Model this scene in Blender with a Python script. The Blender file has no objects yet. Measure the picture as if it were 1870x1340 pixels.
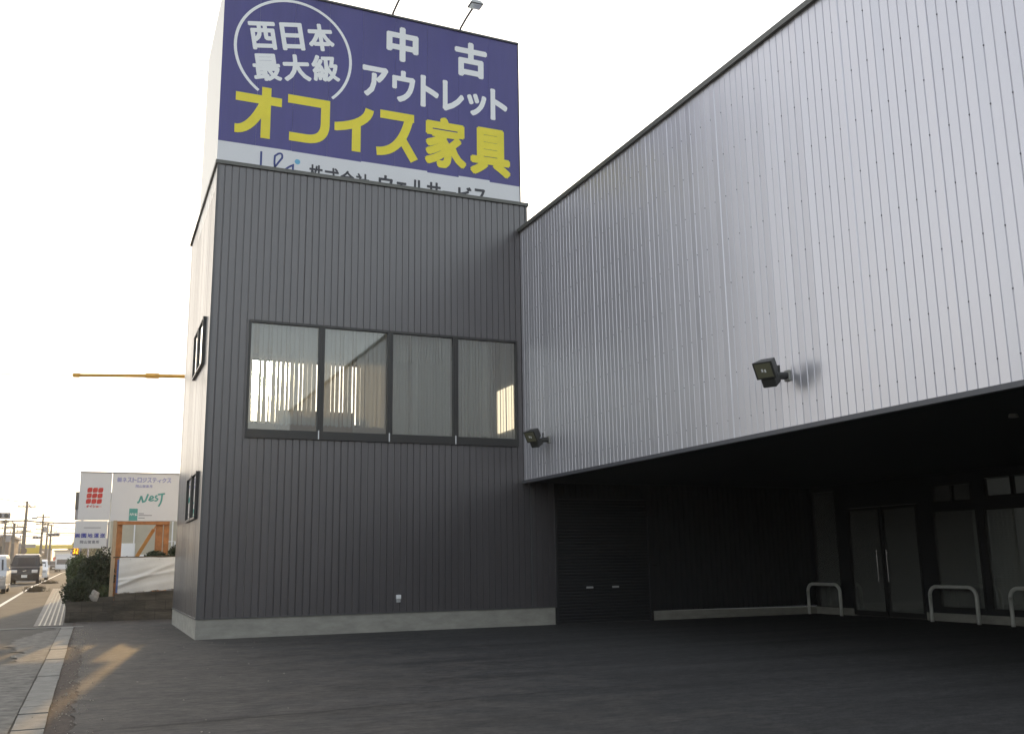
import bpy, bmesh, math, random
from mathutils import Vector, Matrix
R = math.radians
rnd = random.Random(7)
sc = bpy.context.scene
COL = sc.collection

# ------------------------------------------------------------------ camera
CAMP = Vector((-2.2301, -23.2186, 1.6))
YAW, PITCH, ROLL = 0.4058, 0.1982, -0.0148
fw = Vector((math.sin(YAW)*math.cos(PITCH), math.cos(YAW)*math.cos(PITCH), math.sin(PITCH)))
rt = Vector((math.cos(YAW), -math.sin(YAW), 0))
up = rt.cross(fw)
r2 = rt*math.cos(ROLL) + up*math.sin(ROLL)
u2 = -rt*math.sin(ROLL) + up*math.cos(ROLL)
cam = bpy.data.cameras.new('camera')
cam.lens = 34.06
cam.sensor_width = 36
cam.sensor_fit = 'HORIZONTAL'
cam.clip_start = 0.1
cam.clip_end = 3000
camo = bpy.data.objects.new('camera', cam)
COL.objects.link(camo)
camo.matrix_world = Matrix(((r2.x, u2.x, -fw.x, CAMP.x), (r2.y, u2.y, -fw.y, CAMP.y), (r2.z, u2.z, -fw.z, CAMP.z), (0, 0, 0, 1)))
sc.camera = camo

# ------------------------------------------------------------------ light
SUN_AZ, SUN_EL = R(8.1), R(10.9)          # azimuth measured from +Y towards +X
SUN = Vector((math.sin(SUN_AZ)*math.cos(SUN_EL), math.cos(SUN_AZ)*math.cos(SUN_EL), math.sin(SUN_EL)))
world = bpy.data.worlds.new('World')
sc.world = world
world.use_nodes = True
nt = world.node_tree
bg = nt.nodes['Background']
sky = nt.nodes.new('ShaderNodeTexSky')
sky.sky_type = 'NISHITA'
sky.sun_disc = False
sky.sun_elevation = SUN_EL
sky.sun_rotation = SUN_AZ
sky.air_density = 1.0
sky.dust_density = 4.0
sky.ozone_density = 1.0
SKY_STRENGTH = 0.15
bg.inputs['Strength'].default_value = SKY_STRENGTH
# the glow of the low sun in the hazy sky
tc = nt.nodes.new('ShaderNodeTexCoord')
dt = nt.nodes.new('ShaderNodeVectorMath'); dt.operation = 'DOT_PRODUCT'
dt.inputs[1].default_value = SUN
nt.links.new(tc.outputs['Generated'], dt.inputs[0])
mx = nt.nodes.new('ShaderNodeMath'); mx.operation = 'MAXIMUM'; mx.inputs[1].default_value = 0
nt.links.new(dt.outputs['Value'], mx.inputs[0])
def glow(power, gain, prev, tint):
    p = nt.nodes.new('ShaderNodeMath'); p.operation = 'POWER'; p.inputs[1].default_value = power
    nt.links.new(mx.outputs[0], p.inputs[0])
    m = nt.nodes.new('ShaderNodeMixRGB'); m.blend_type = 'ADD'
    g = nt.nodes.new('ShaderNodeMixRGB'); g.blend_type = 'MULTIPLY'; g.inputs[0].default_value = 1
    g.inputs[1].default_value = (gain*tint[0], gain*tint[1], gain*tint[2], 1)
    nt.links.new(p.outputs[0], g.inputs[2])
    m.inputs[0].default_value = 1
    nt.links.new(prev, m.inputs[1]); nt.links.new(g.outputs[0], m.inputs[2])
    return m.outputs[0]
# thin cloud veil takes most of the blue out of the clear-sky model
hs = nt.nodes.new('ShaderNodeHueSaturation')
hs.inputs['Saturation'].default_value = .5
nt.links.new(sky.outputs[0], hs.inputs['Color'])
# the veil also evens the sky out: bright parts are held back, c / (1 + c/k)
dv = nt.nodes.new('ShaderNodeVectorMath'); dv.operation = 'MULTIPLY_ADD'
dv.inputs[1].default_value = (1/3.4,)*3; dv.inputs[2].default_value = (1, 1, 1)
nt.links.new(hs.outputs[0], dv.inputs[0])
qv = nt.nodes.new('ShaderNodeVectorMath'); qv.operation = 'DIVIDE'
nt.links.new(hs.outputs[0], qv.inputs[0]); nt.links.new(dv.outputs[0], qv.inputs[1])
o1 = glow(5000, 600, qv.outputs[0], (1, .86, .55))
# warm, dimmer haze low over the street on the sun's side
sx_ = nt.nodes.new('ShaderNodeSeparateXYZ'); nt.links.new(tc.outputs['Generated'], sx_.inputs[0])
lo_ = nt.nodes.new('ShaderNodeMapRange'); lo_.interpolation_type = 'SMOOTHSTEP'
lo_.inputs['From Min'].default_value = .0; lo_.inputs['From Max'].default_value = .13
lo_.inputs['To Min'].default_value = 1; lo_.inputs['To Max'].default_value = 0
nt.links.new(sx_.outputs['Z'], lo_.inputs['Value'])
pw_ = nt.nodes.new('ShaderNodeMath'); pw_.operation = 'POWER'; pw_.inputs[1].default_value = 5
nt.links.new(mx.outputs[0], pw_.inputs[0])
ml_ = nt.nodes.new('ShaderNodeMath'); ml_.operation = 'MULTIPLY'
nt.links.new(lo_.outputs[0], ml_.inputs[0]); nt.links.new(pw_.outputs[0], ml_.inputs[1])
hz_ = nt.nodes.new('ShaderNodeMixRGB'); hz_.blend_type = 'MULTIPLY'
hz_.inputs[2].default_value = (.50, .45, .34, 1)
nt.links.new(ml_.outputs[0], hz_.inputs[0]); nt.links.new(o1, hz_.inputs[1])
o2 = glow(14, 1.6, hz_.outputs[0], (1, .60, .12))
nt.links.new(o2, bg.inputs['Color'])

sun = bpy.data.lights.new('sun', 'SUN')
sun.energy = 0.42
sun.angle = R(0.8)
sun.color = (1.0, .60, .22)
suno = bpy.data.objects.new('sun', sun)
COL.objects.link(suno)
suno.rotation_euler = (-SUN).to_track_quat('-Z', 'Y').to_euler()
suno.location = (10, 40, 30)

sc.view_settings.view_transform = 'Standard'
sc.view_settings.look = 'None'
sc.view_settings.gamma = 1
sc.view_settings.use_curve_mapping = False
sc.view_settings.exposure = 2.6
try:
    sc.cycles.max_bounces = 8
    sc.cycles.transparent_max_bounces = 16
    sc.cycles.sample_clamp_indirect = 4
except Exception:
    pass

# ------------------------------------------------------------------ materials
def principled(name, col, rough=.6, metal=0., spec=.5, var=0., vscale=3., stretch=(1, 1, 1), bump=0., bscale=40., rvar=0., col2=None, coat=0.):
    m = bpy.data.materials.new(name)
    m.use_nodes = True
    t = m.node_tree
    b = t.nodes['Principled BSDF']
    b.inputs['Base Color'].default_value = (*col, 1)
    b.inputs['Roughness'].default_value = rough
    b.inputs['Metallic'].default_value = metal
    b.inputs['Specular IOR Level'].default_value = spec
    if coat:
        b.inputs['Coat Weight'].default_value = coat
        b.inputs['Coat Roughness'].default_value = .05
    if var or bump or rvar or col2:
        c = t.nodes.new('ShaderNodeTexCoord')
        mp = t.nodes.new('ShaderNodeMapping')
        mp.inputs['Scale'].default_value = stretch
        t.links.new(c.outputs['Object'], mp.inputs[0])
        n = t.nodes.new('ShaderNodeTexNoise')
        n.inputs['Scale'].default_value = vscale
        n.inputs['Detail'].default_value = 8
        n.inputs['Roughness'].default_value = .65
        t.links.new(mp.outputs[0], n.inputs['Vector'])
        if var or col2:
            r = t.nodes.new('ShaderNodeValToRGB')
            lo = [max(0, x*(1-var)) for x in col]
            hi = list(col2) if col2 else [min(1, x*(1+var)) for x in col]
            r.color_ramp.elements[0].position = .32
            r.color_ramp.elements[1].position = .68
            r.color_ramp.elements[0].color = (*lo, 1)
            r.color_ramp.elements[1].color = (*hi, 1)
            t.links.new(n.outputs['Fac'], r.inputs[0])
            t.links.new(r.outputs[0], b.inputs['Base Color'])
        if rvar:
            q = t.nodes.new('ShaderNodeMapRange')
            q.inputs['To Min'].default_value = max(.02, rough-rvar)
            q.inputs['To Max'].default_value = min(1, rough+rvar)
            t.links.new(n.outputs['Fac'], q.inputs['Value'])
            t.links.new(q.outputs[0], b.inputs['Roughness'])
        if bump:
            n2 = t.nodes.new('ShaderNodeTexNoise')
            n2.inputs['Scale'].default_value = bscale
            n2.inputs['Detail'].default_value = 4
            t.links.new(mp.outputs[0], n2.inputs['Vector'])
            bp = t.nodes.new('ShaderNodeBump')
            bp.inputs['Strength'].default_value = 1
            bp.inputs['Distance'].default_value = bump
            t.links.new(n2.outputs['Fac'], bp.inputs['Height'])
            t.links.new(bp.outputs[0], b.inputs['Normal'])
    return m

def emissive(name, col, s, base=None):
    m = principled(name, base or col, .5)
    b = m.node_tree.nodes['Principled BSDF']
    b.inputs['Emission Color'].default_value = (*col, 1)
    b.inputs['Emission Strength'].default_value = s
    return m

def glass_mat(name, tint=(.9, .92, .9), gain=1.6, base=0.0, lit_film=0.):
    m = bpy.data.materials.new(name)
    m.use_nodes = True
    t = m.node_tree
    t.nodes.remove(t.nodes['Principled BSDF'])
    out = t.nodes['Material Output']
    tr = t.nodes.new('ShaderNodeBsdfTransparent'); tr.inputs[0].default_value = (*tint, 1)
    gl = t.nodes.new('ShaderNodeBsdfGlossy'); gl.inputs['Roughness'].default_value = .0
    gl.inputs[0].default_value = (1, 1, 1, 1)
    fr = t.nodes.new('ShaderNodeFresnel'); fr.inputs[0].default_value = 1.5
    mu = t.nodes.new('ShaderNodeMath'); mu.operation = 'MULTIPLY_ADD'; mu.use_clamp = True
    mu.inputs[1].default_value = gain; mu.inputs[2].default_value = base
    mix = t.nodes.new('ShaderNodeMixShader')
    t.links.new(fr.outputs[0], mu.inputs[0]); t.links.new(mu.outputs[0], mix.inputs[0])
    t.links.new(tr.outputs[0], mix.inputs[1]); t.links.new(gl.outputs[0], mix.inputs[2])
    last = mix.outputs[0]
    if lit_film:  # pale film painted over the glass for the dim light behind it
        df = t.nodes.new('ShaderNodeBsdfDiffuse'); df.inputs[0].default_value = (.62, .62, .58, 1)
        m2 = t.nodes.new('ShaderNodeMixShader'); m2.inputs[0].default_value = lit_film
        t.links.new(last, m2.inputs[1]); t.links.new(df.outputs[0], m2.inputs[2]); last = m2.outputs[0]
    t.links.new(last, out.inputs['Surface'])
    return m

def translucent_mat(name, col, tcol, fac):
    m = bpy.data.materials.new(name)
    m.use_nodes = True
    t = m.node_tree
    b = t.nodes['Principled BSDF']
    b.inputs['Base Color'].default_value = (*col, 1); b.inputs['Roughness'].default_value = .8
    tl = t.nodes.new('ShaderNodeBsdfTranslucent'); tl.inputs[0].default_value = (*tcol, 1)
    mix = t.nodes.new('ShaderNodeMixShader'); mix.inputs[0].default_value = fac
    t.links.new(b.outputs[0], mix.inputs[1]); t.links.new(tl.outputs[0], mix.inputs[2])
    t.links.new(mix.outputs[0], t.nodes['Material Output'].inputs['Surface'])
    return m

M = {}
M['dark_metal'] = principled('dark_steel_siding', (.088, .081, .083), .31, .0, 1.0, var=.06, vscale=1.2, stretch=(1, 1, .25), rvar=.06)
M['dark_trim'] = principled('dark_steel_trim', (.10, .10, .10), .4, .0, .5)
M['cap'] = principled('bronze_parapet_cap', (.12, .12, .105), .45, .0, .5)
M['silver'] = principled('galvalume_siding', (.64, .625, .66), .37, .62, .5, var=.03, vscale=.8, stretch=(1, 1.2, .35), rvar=.07)
M['black_trim'] = principled('black_aluminium', (.03, .03, .03), .4)
M['frame'] = principled('window_frame_black', (.035, .034, .032), .38)
M['concrete'] = principled('foundation_concrete', (.34, .328, .285), .85, var=.16, vscale=2.2, stretch=(1, 1, 2.5), bump=.002, bscale=60)
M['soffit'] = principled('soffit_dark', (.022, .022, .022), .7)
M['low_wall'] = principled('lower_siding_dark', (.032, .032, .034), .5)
M['glass'] = glass_mat('window_glass', (.86, .88, .86), 1.5, .02)
M['rear_glass'] = glass_mat('rear_window_glass', (.95, .95, .95), 1.0)
M['door_glass'] = glass_mat('entrance_glass', (.80, .82, .80), 1.2, .02, .10)
M['slat'] = translucent_mat('blind_fabric', (.58, .58, .57), (.62, .60, .56), .20)
M['room'] = principled('room_plaster', (.62, .61, .58), .9)
M['room_dark'] = principled('room_floor_grey', (.18, .17, .16), .8)
M['asphalt'] = principled('new_asphalt', (.042, .041, .040), .85, 0, .25, var=.30, vscale=.8, stretch=(.30, 1.5, 1), bump=.006, bscale=55, rvar=.10)
M['white_paint'] = principled('road_paint_white', (.70, .68, .62), .7, var=.15, vscale=6)
M['kerb'] = principled('kerb_concrete', (.20, .192, .172), .85, var=.22, vscale=5, bump=.003, bscale=50)
M['gutter'] = principled('gutter_concrete', (.135, .126, .110), .9, var=.55, vscale=5, bump=.005, bscale=40)
M['sign_white'] = principled('sign_white_sheet', (.74, .74, .75), .45)
M['sign_blue'] = principled('sign_blue_sheet', (.062, .054, .225), .38, var=.10, vscale=1.1, stretch=(2.5, 1, .25), rvar=.06)
M['letter_white'] = principled('letter_white', (.90, .90, .89), .5)
M['letter_yellow'] = principled('letter_yellow', (.86, .73, .04), .5, var=.05, vscale=2)
M['letter_navy'] = principled('letter_navy', (.03, .05, .22), .5)
M['letter_black'] = principled('letter_charcoal', (.04, .04, .05), .5)
M['sky_blue'] = principled('logo_sky_blue', (.15, .45, .65), .5)
M['cream'] = principled('cream_sheet', (.74, .72, .66), .4)
M['chrome'] = principled('stainless', (.6, .6, .6), .25, 1.)
M['barrier'] = principled('painted_steel_white', (.72, .72, .66), .4)
M['plastic_grey'] = principled('grey_plastic', (.48, .48, .47), .5)
M['lamp_body'] = principled('floodlight_casting', (.05, .05, .045), .5)
M['lamp_grey'] = principled('floodlight_grey', (.30, .30, .27), .5)
M['reflector'] = principled('reflector', (.75, .75, .7), .2, 1.)

# ------------------------------------------------------------------ mesh helpers
def mesh_obj(name, bm, mat, parent=None, smooth=False, recalc=True):
    if recalc:
        bmesh.ops.recalc_face_normals(bm, faces=bm.faces)
    me = bpy.data.meshes.new(name)
    bm.to_mesh(me)
    bm.free()
    for m in (mat if isinstance(mat, (list, tuple)) else [mat]):
        me.materials.append(m)
    if smooth:
        for p in me.polygons:
            p.use_smooth = True
    o = bpy.data.objects.new(name, me)
    COL.objects.link(o)
    if parent:
        o.parent = parent
        o.matrix_parent_inverse = Matrix.Translation(-Vector(parent.location)) if False else Matrix()
        o.location = -parent_world(parent)
    return o

def parent_world(p):
    v = Vector(p.location)
    while p.parent:
        p = p.parent
        v = v + Vector(p.location)
    return v

def thing(name, label, cat, loc=(0, 0, 0), group=None):
    o = bpy.data.objects.new(name, None)
    COL.objects.link(o)
    o.location = loc
    o.empty_display_size = .2
    o['label'] = label
    o['category'] = cat
    if group:
        o['group'] = group
    return o

def tag(o, label, cat, group=None):
    o['label'] = label
    o['category'] = cat
    if group:
        o['group'] = group
    return o

def structure(o, kind='structure'):
    o['kind'] = kind
    return o

def box(bm, x0, x1, y0, y1, z0, z1, mi=0):
    v = [bm.verts.new(p) for p in ((x0, y0, z0), (x1, y0, z0), (x1, y1, z0), (x0, y1, z0), (x0, y0, z1), (x1, y0, z1), (x1, y1, z1), (x0, y1, z1))]
    for f in ((3, 2, 1, 0), (4, 5, 6, 7), (0, 1, 5, 4), (1, 2, 6, 5), (2, 3, 7, 6), (3, 0, 4, 7)):
        fc = bm.faces.new([v[i] for i in f])
        fc.material_index = mi
    return v

def bevel_all(bm, w, seg=1):
    bmesh.ops.bevel(bm, geom=list(bm.edges), offset=w, segments=seg, affect='EDGES', profile=.6)

def quad(bm, pts, mi=0):
    f = bm.faces.new([bm.verts.new(p) for p in pts])
    f.material_index = mi
    return f

def tube(bm, pts, r, seg=8, r_end=None, cap=True, mi=0):
    pts = [Vector(p) for p in pts]
    n = len(pts)
    rings = []
    ref = None
    for i, p in enumerate(pts):
        d = (pts[min(i+1, n-1)] - pts[max(i-1, 0)]).normalized()
        if ref is None:
            a = Vector((0, 0, 1)) if abs(d.z) < .9 else Vector((1, 0, 0))
            ref = (a - d*a.dot(d)).normalized()
        else:
            ref = (ref - d*ref.dot(d)).normalized()
        b = d.cross(ref)
        rr = r if r_end is None else r + (r_end-r)*i/max(1, n-1)
        rings.append([bm.verts.new(p + (ref*math.cos(2*math.pi*k/seg) + b*math.sin(2*math.pi*k/seg))*rr) for k in range(seg)])
    for i in range(n-1):
        for k in range(seg):
            f = bm.faces.new((rings[i][k], rings[i][(k+1) % seg], rings[i+1][(k+1) % seg], rings[i+1][k]))
            f.material_index = mi
    if cap:
        bm.faces.new(rings[0][::-1]).material_index = mi
        bm.faces.new(rings[-1]).material_index = mi

def arc_pts(c, r, a0, a1, n, ax, ay):
    return [Vector(c) + Vector(ax)*r*math.cos(a0+(a1-a0)*i/n) + Vector(ay)*r*math.sin(a0+(a1-a0)*i/n) for i in range(n+1)]

PITCHR = .167
def rib_profile(a, b, depth=.018, groove=.034, slope=.008, pitch=PITCHR, off=0., soft=False):
    """(position, depth) breakpoints of ribbed steel siding between a and b: flat crests with narrow grooves"""
    bend = [(0, 0), (slope, -depth), (groove-slope, -depth), (groove, 0)] if not soft else [(-.006, 0), (.0, -.003), (slope, -depth), (groove-slope, -depth), (groove, -.003), (groove+.006, 0)]
    def d(x):
        t = (x-off) % pitch
        if soft:
            if t > pitch-.006-1e-9: t -= pitch
            if t >= groove+.006 or t <= -.006: return 0.
            for (p, q), (p2, q2) in zip(bend, bend[1:]):
                if p-1e-9 <= t <= p2+1e-9: return q+(q2-q)*(t-p)/(p2-p)
        if t < slope: return -depth*t/slope
        if t < groove-slope: return -depth
        if t < groove: return -depth*(groove-t)/slope
        return 0.
    xs = {a, b}
    k = math.floor((a-off)/pitch)-1
    while off+k*pitch < b+pitch:
        for t, _ in bend:
            x = off+k*pitch+t
            if a < x < b: xs.add(x)
        k += 1
    xs = sorted(xs)
    return [(x, d(x)) for x in xs]

def siding(bm, rects, axis, plane, sign, depth=.018, off=0., jit=0., seed=1, groove=.034, slope=.008, lap=0, soft=False):
    """ribbed sheet on plane (axis 'x' runs along X at Y=plane, 'y' runs along Y at X=plane); sign = outward direction"""
    for (a, b, z0, z1) in rects:
        pr = rib_profile(a, b, depth, off=off, groove=groove, slope=slope, soft=soft)
        prev = None
        for x, d in pr:
            kk = int(math.floor((x-off-groove*.5)/PITCHR))
            rj = random.Random(kk*31+seed)
            tilt = rj.gauss(0, jit*9)*((x-off-groove*.5)/PITCHR-kk-.5)*PITCHR
            q = plane + sign*(d + rj.uniform(-jit, jit) + tilt + (.006 if lap and kk % lap == 0 and d == 0 else 0))
            if axis == 'x': lo, hi = (x, q, z0), (x, q, z1)
            else: lo, hi = (q, x, z0), (q, x, z1)
            cur = (bm.verts.new(lo), bm.verts.new(hi))
            if prev:
                vs = (prev[0], cur[0], cur[1], prev[1])
                if (axis == 'x') != (sign < 0): vs = vs[::-1]
                bm.faces.new(vs)
            prev = cur

# ------------------------------------------------------------------ lettering
_dg = None
def glyph(ch):
    c = bpy.data.curves.new('glyph', 'FONT')
    c.body = ch
    c.resolution_u = 3
    o = bpy.data.objects.new('glyph', c)
    COL.objects.link(o)
    bpy.context.view_layer.update()
    me = bpy.data.meshes.new_from_object(o.evaluated_get(bpy.context.evaluated_depsgraph_get()))
    vs = [(v.co.x, v.co.y) for v in me.vertices]
    fs = [tuple(p.vertices) for p in me.polygons]
    bpy.data.objects.remove(o); bpy.data.curves.remove(c); bpy.data.meshes.remove(me)
    return vs, fs
_gc = {}
def put_text(bm, s, P0, U, V, w, h, bold=0., layer=.0004, n=8, normal=(0, -1, 0)):
    """string s fitted into the box w x h that starts at P0 and runs along the unit vectors U and V; thickened by bold"""
    if s not in _gc: _gc[s] = glyph(s)
    vs, fs = _gc[s]
    x0 = min(v[0] for v in vs); x1 = max(v[0] for v in vs); y0 = min(v[1] for v in vs); y1 = max(v[1] for v in vs)
    P0, U, V, N = Vector(P0), Vector(U), Vector(V), Vector(normal)
    sh = [(0, 0)] + ([(bold*a/max(abs(a), abs(c)), bold*c/max(abs(a), abs(c))) for a, c in [(math.cos(2*math.pi*(k+.5)/n), math.sin(2*math.pi*(k+.5)/n)) for k in range(n)]] if bold else [])
    for i, (dx, dy) in enumerate(sh):
        vv = [bm.verts.new(P0 + U*(bold + (x-x0)/(x1-x0)*(w-2*bold)+dx) + V*(bold + (y-y0)/max(1e-6, y1-y0)*(h-2*bold)+dy) + N*(i*layer)) for x, y in vs]
        for f in fs:
            try: bm.faces.new([vv[k] for k in f])
            except ValueError: pass

def stroke(bm, pts, w, P0, U, V, N, lift=0., flat=True):
    """brush stroke of constant width along 2D points, mitred, laid on the plane P0,U,V"""
    pts = [Vector((p[0], p[1])) for p in pts]
    P0, U, V, N = Vector(P0), Vector(U), Vector(V), Vector(N)
    L, Rr = [], []
    for i, p in enumerate(pts):
        d0 = (p-pts[i-1]).normalized() if i else (pts[1]-p).normalized()
        d1 = (pts[i+1]-p).normalized() if i < len(pts)-1 else d0
        n0, n1 = Vector((-d0.y, d0.x)), Vector((-d1.y, d1.x))
        m = n0+n1
        m = m/max(.45, m.length_squared/2) if m.length > .1 else n0
        L.append(p+m*w/2); Rr.append(p-m*w/2)
    mk = lambda q: bm.verts.new(P0+U*q.x+V*q.y+N*lift)
    Lv, Rv = [mk(q) for q in L], [mk(q) for q in Rr]
    for i in range(len(pts)-1):
        bm.faces.new((Rv[i], Rv[i+1], Lv[i+1], Lv[i]))

def bez(p0, p1, p2, n=10):
    return [((1-t)**2*p0[0]+2*t*(1-t)*p1[0]+t*t*p2[0], (1-t)**2*p0[1]+2*t*(1-t)*p1[1]+t*t*p2[1]) for t in [i/n for i in range(n+1)]]

# ================================================================== GROUND
def zg(y):
    # the street climbs gently away from the forecourt
    return max(0., min(y, 40)-9)*.02 + max(0., min(y, 100)-40)*.008 + max(0., y-100)*.003

def sheet(name, x0, x1, ys, z, mat, xfun=None, nx=1):
    bm = bmesh.new()
    rows = []
    for y in ys:
        a, b = (x0, x1) if xfun is None else xfun(y)
        rows.append([bm.verts.new((a+(b-a)*i/nx, y, zg(y)+z)) for i in range(nx+1)])
    for i in range(len(rows)-1):
        for k in range(nx):
            bm.faces.new((rows[i][k], rows[i][k+1], rows[i+1][k+1], rows[i+1][k]))
    return mesh_obj(name, bm, mat)

def seq(a, b, n): return [a+(b-a)*i/n for i in range(n+1)]

M['earth'] = principled('earth', (.10, .09, .075), .95, var=.3, vscale=2)
M['road'] = principled('old_asphalt', (.085, .079, .070), .9, 0, .2, var=.25, vscale=1.4, stretch=(1.2, .5, 1), bump=.003, bscale=80, rvar=.08)
M['soil'] = principled('brown_debris', (.062, .044, .033), .95, var=.5, vscale=9, bump=.01, bscale=30)
structure(sheet('ground', -700, 700, [-500, 9, 40, 100, 420], -.06, M['earth']))
structure(sheet('road', -19, -2.3, [-120, 9]+[15, 20, 30, 40, 60, 80, 100, 150, 250, 420], -.012, M['road']))

def asphalt_lot():
    # fresh asphalt with roller seams running across it, a few pale scuffs
    m = M['asphalt']; t = m.node_tree; b = t.nodes['Principled BSDF']
    ramp = [n for n in t.nodes if n.type == 'VALTORGB'][0]
    c = t.nodes.new('ShaderNodeTexCoord')
    n = t.nodes.new('ShaderNodeTexNoise'); n.inputs['Scale'].default_value = 55; n.inputs['Detail'].default_value = 5; n.inputs['Roughness'].default_value = .8
    t.links.new(c.outputs['Object'], n.inputs['Vector'])
    q = t.nodes.new('ShaderNodeValToRGB')
    q.color_ramp.elements[0].position = .3; q.color_ramp.elements[0].color = (.45, .45, .46, 1)
    q.color_ramp.elements[1].position = .75; q.color_ramp.elements[1].color = (1.75, 1.74, 1.72, 1)
    t.links.new(n.outputs['Fac'], q.inputs[0])
    w = t.nodes.new('ShaderNodeTexWave'); w.wave_type = 'BANDS'; w.bands_direction = 'Y'
    w.inputs['Scale'].default_value = .13; w.inputs['Distortion'].default_value = 1.2; w.inputs['Detail'].default_value = 3
    w.inputs['Detail Scale'].default_value = .5
    t.links.new(c.outputs['Object'], w.inputs['Vector'])
    q2 = t.nodes.new('ShaderNodeValToRGB')
    q2.color_ramp.elements[0].position = 0; q2.color_ramp.elements[0].color = (.80, .80, .80, 1)
    q2.color_ramp.elements[1].position = .12; q2.color_ramp.elements[1].color = (1, 1, 1, 1)
    t.links.new(w.outputs['Fac'], q2.inputs[0])
    a = t.nodes.new('ShaderNodeMixRGB'); a.blend_type = 'MULTIPLY'; a.inputs[0].default_value = 1
    a2 = t.nodes.new('ShaderNodeMixRGB'); a2.blend_type = 'MULTIPLY'; a2.inputs[0].default_value = .8
    t.links.new(ramp.outputs[0], a.inputs[1]); t.links.new(q.outputs[0], a.inputs[2])
    t.links.new(a.outputs[0], a2.inputs[1]); t.links.new(q2.outputs[0], a2.inputs[2])
    n5 = t.nodes.new('ShaderNodeTexNoise'); n5.inputs['Scale'].default_value = 7; n5.inputs['Detail'].default_value = 14; n5.inputs['Roughness'].default_value = .82
    mp5 = t.nodes.new('ShaderNodeMapping'); mp5.inputs['Scale'].default_value = (.55, 1.3, 1)
    t.links.new(c.outputs['Object'], mp5.inputs[0]); t.links.new(mp5.outputs[0], n5.inputs['Vector'])
    r5 = t.nodes.new('ShaderNodeValToRGB')
    r5.color_ramp.elements[0].position = .34; r5.color_ramp.elements[0].color = (.50, .50, .51, 1)
    r5.color_ramp.elements[1].position = .68; r5.color_ramp.elements[1].color = (1.55, 1.54, 1.52, 1)
    t.links.new(n5.outputs['Fac'], r5.inputs[0])
    a5 = t.nodes.new('ShaderNodeMixRGB'); a5.blend_type = 'MULTIPLY'; a5.inputs[0].default_value = 1
    # paler, warmer tone towards the street, fading out across the lot, and scattered scuffs
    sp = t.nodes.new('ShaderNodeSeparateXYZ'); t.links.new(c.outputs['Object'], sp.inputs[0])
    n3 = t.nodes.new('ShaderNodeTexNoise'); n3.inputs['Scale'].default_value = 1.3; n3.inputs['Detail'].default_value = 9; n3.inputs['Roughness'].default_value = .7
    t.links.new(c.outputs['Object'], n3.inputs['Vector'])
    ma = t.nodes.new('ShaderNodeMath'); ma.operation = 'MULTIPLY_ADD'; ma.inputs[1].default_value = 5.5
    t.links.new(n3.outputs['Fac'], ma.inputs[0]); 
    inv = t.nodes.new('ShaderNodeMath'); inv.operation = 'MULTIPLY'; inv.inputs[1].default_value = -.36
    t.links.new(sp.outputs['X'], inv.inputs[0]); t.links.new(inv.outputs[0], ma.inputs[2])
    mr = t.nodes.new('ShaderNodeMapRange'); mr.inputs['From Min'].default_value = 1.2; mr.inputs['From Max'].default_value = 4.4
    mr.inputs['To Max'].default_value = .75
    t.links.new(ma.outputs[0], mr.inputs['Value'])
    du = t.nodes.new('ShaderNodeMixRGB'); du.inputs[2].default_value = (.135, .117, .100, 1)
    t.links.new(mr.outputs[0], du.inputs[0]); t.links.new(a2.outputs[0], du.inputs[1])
    mp2 = t.nodes.new('ShaderNodeMapping'); mp2.inputs['Scale'].default_value = (.35, 2.6, 1); t.links.new(c.outputs['Object'], mp2.inputs[0])
    n4 = t.nodes.new('ShaderNodeTexNoise'); n4.inputs['Scale'].default_value = 1.7; n4.inputs['Detail'].default_value = 10; n4.inputs['Roughness'].default_value = .75
    t.links.new(mp2.outputs[0], n4.inputs['Vector'])
    r4 = t.nodes.new('ShaderNodeMapRange'); r4.inputs['From Min'].default_value = .60; r4.inputs['From Max'].default_value = .78; r4.inputs['To Max'].default_value = .45
    t.links.new(n4.outputs['Fac'], r4.inputs['Value'])
    sc4 = t.nodes.new('ShaderNodeMixRGB'); sc4.inputs[2].default_value = (.12, .115, .11, 1)
    t.links.new(r4.outputs[0], sc4.inputs[0]); t.links.new(du.outputs[0], sc4.inputs[1])
    t.links.new(sc4.outputs[0], a5.inputs[1]); t.links.new(r5.outputs[0], a5.inputs[2])
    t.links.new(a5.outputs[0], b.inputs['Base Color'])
asphalt_lot()
rl = random.Random(3)
edge = {}
def lot_edge(y):
    k = round(y, 2)
    if k not in edge: edge[k] = -2.30 + rl.uniform(-.05, .05) - (.22 if y > -1.5 else 0)*min(1, (y+1.5)/1.5 if y < 0 else 1)
    return (edge[k], 60)
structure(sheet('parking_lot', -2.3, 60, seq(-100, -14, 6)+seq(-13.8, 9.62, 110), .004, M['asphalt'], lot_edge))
M['seam'] = principled('paving_seam', (.018, .018, .018), .9)
bm = bmesh.new()
for (xa, ya, xb, yb, w_) in ((-2.25, -6.55, 9, -5.6, .014), (-2.1, -12.2, 9, -11.2, .014)):
    pv = None
    for i in range(61):
        x = xa+(xb-xa)*i/60; yy = ya+(yb-ya)*i/60+.02*math.sin(i*.9)+rl.uniform(-.008, .008); ww = w_*rl.uniform(.5, 1.3)*(1-.6*i/60)
        cu = (bm.verts.new((x, yy-ww, .008)), bm.verts.new((x, yy+ww, .008)))
        if pv: bm.faces.new((pv[0], cu[0], cu[1], pv[1]))
        pv = cu
structure(mesh_obj('paving_seams', bm, M['seam']))
structure(sheet('soil_strip', -2.6, -2.2, seq(-40, 9.6, 20), -.004, M['soil']))
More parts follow.
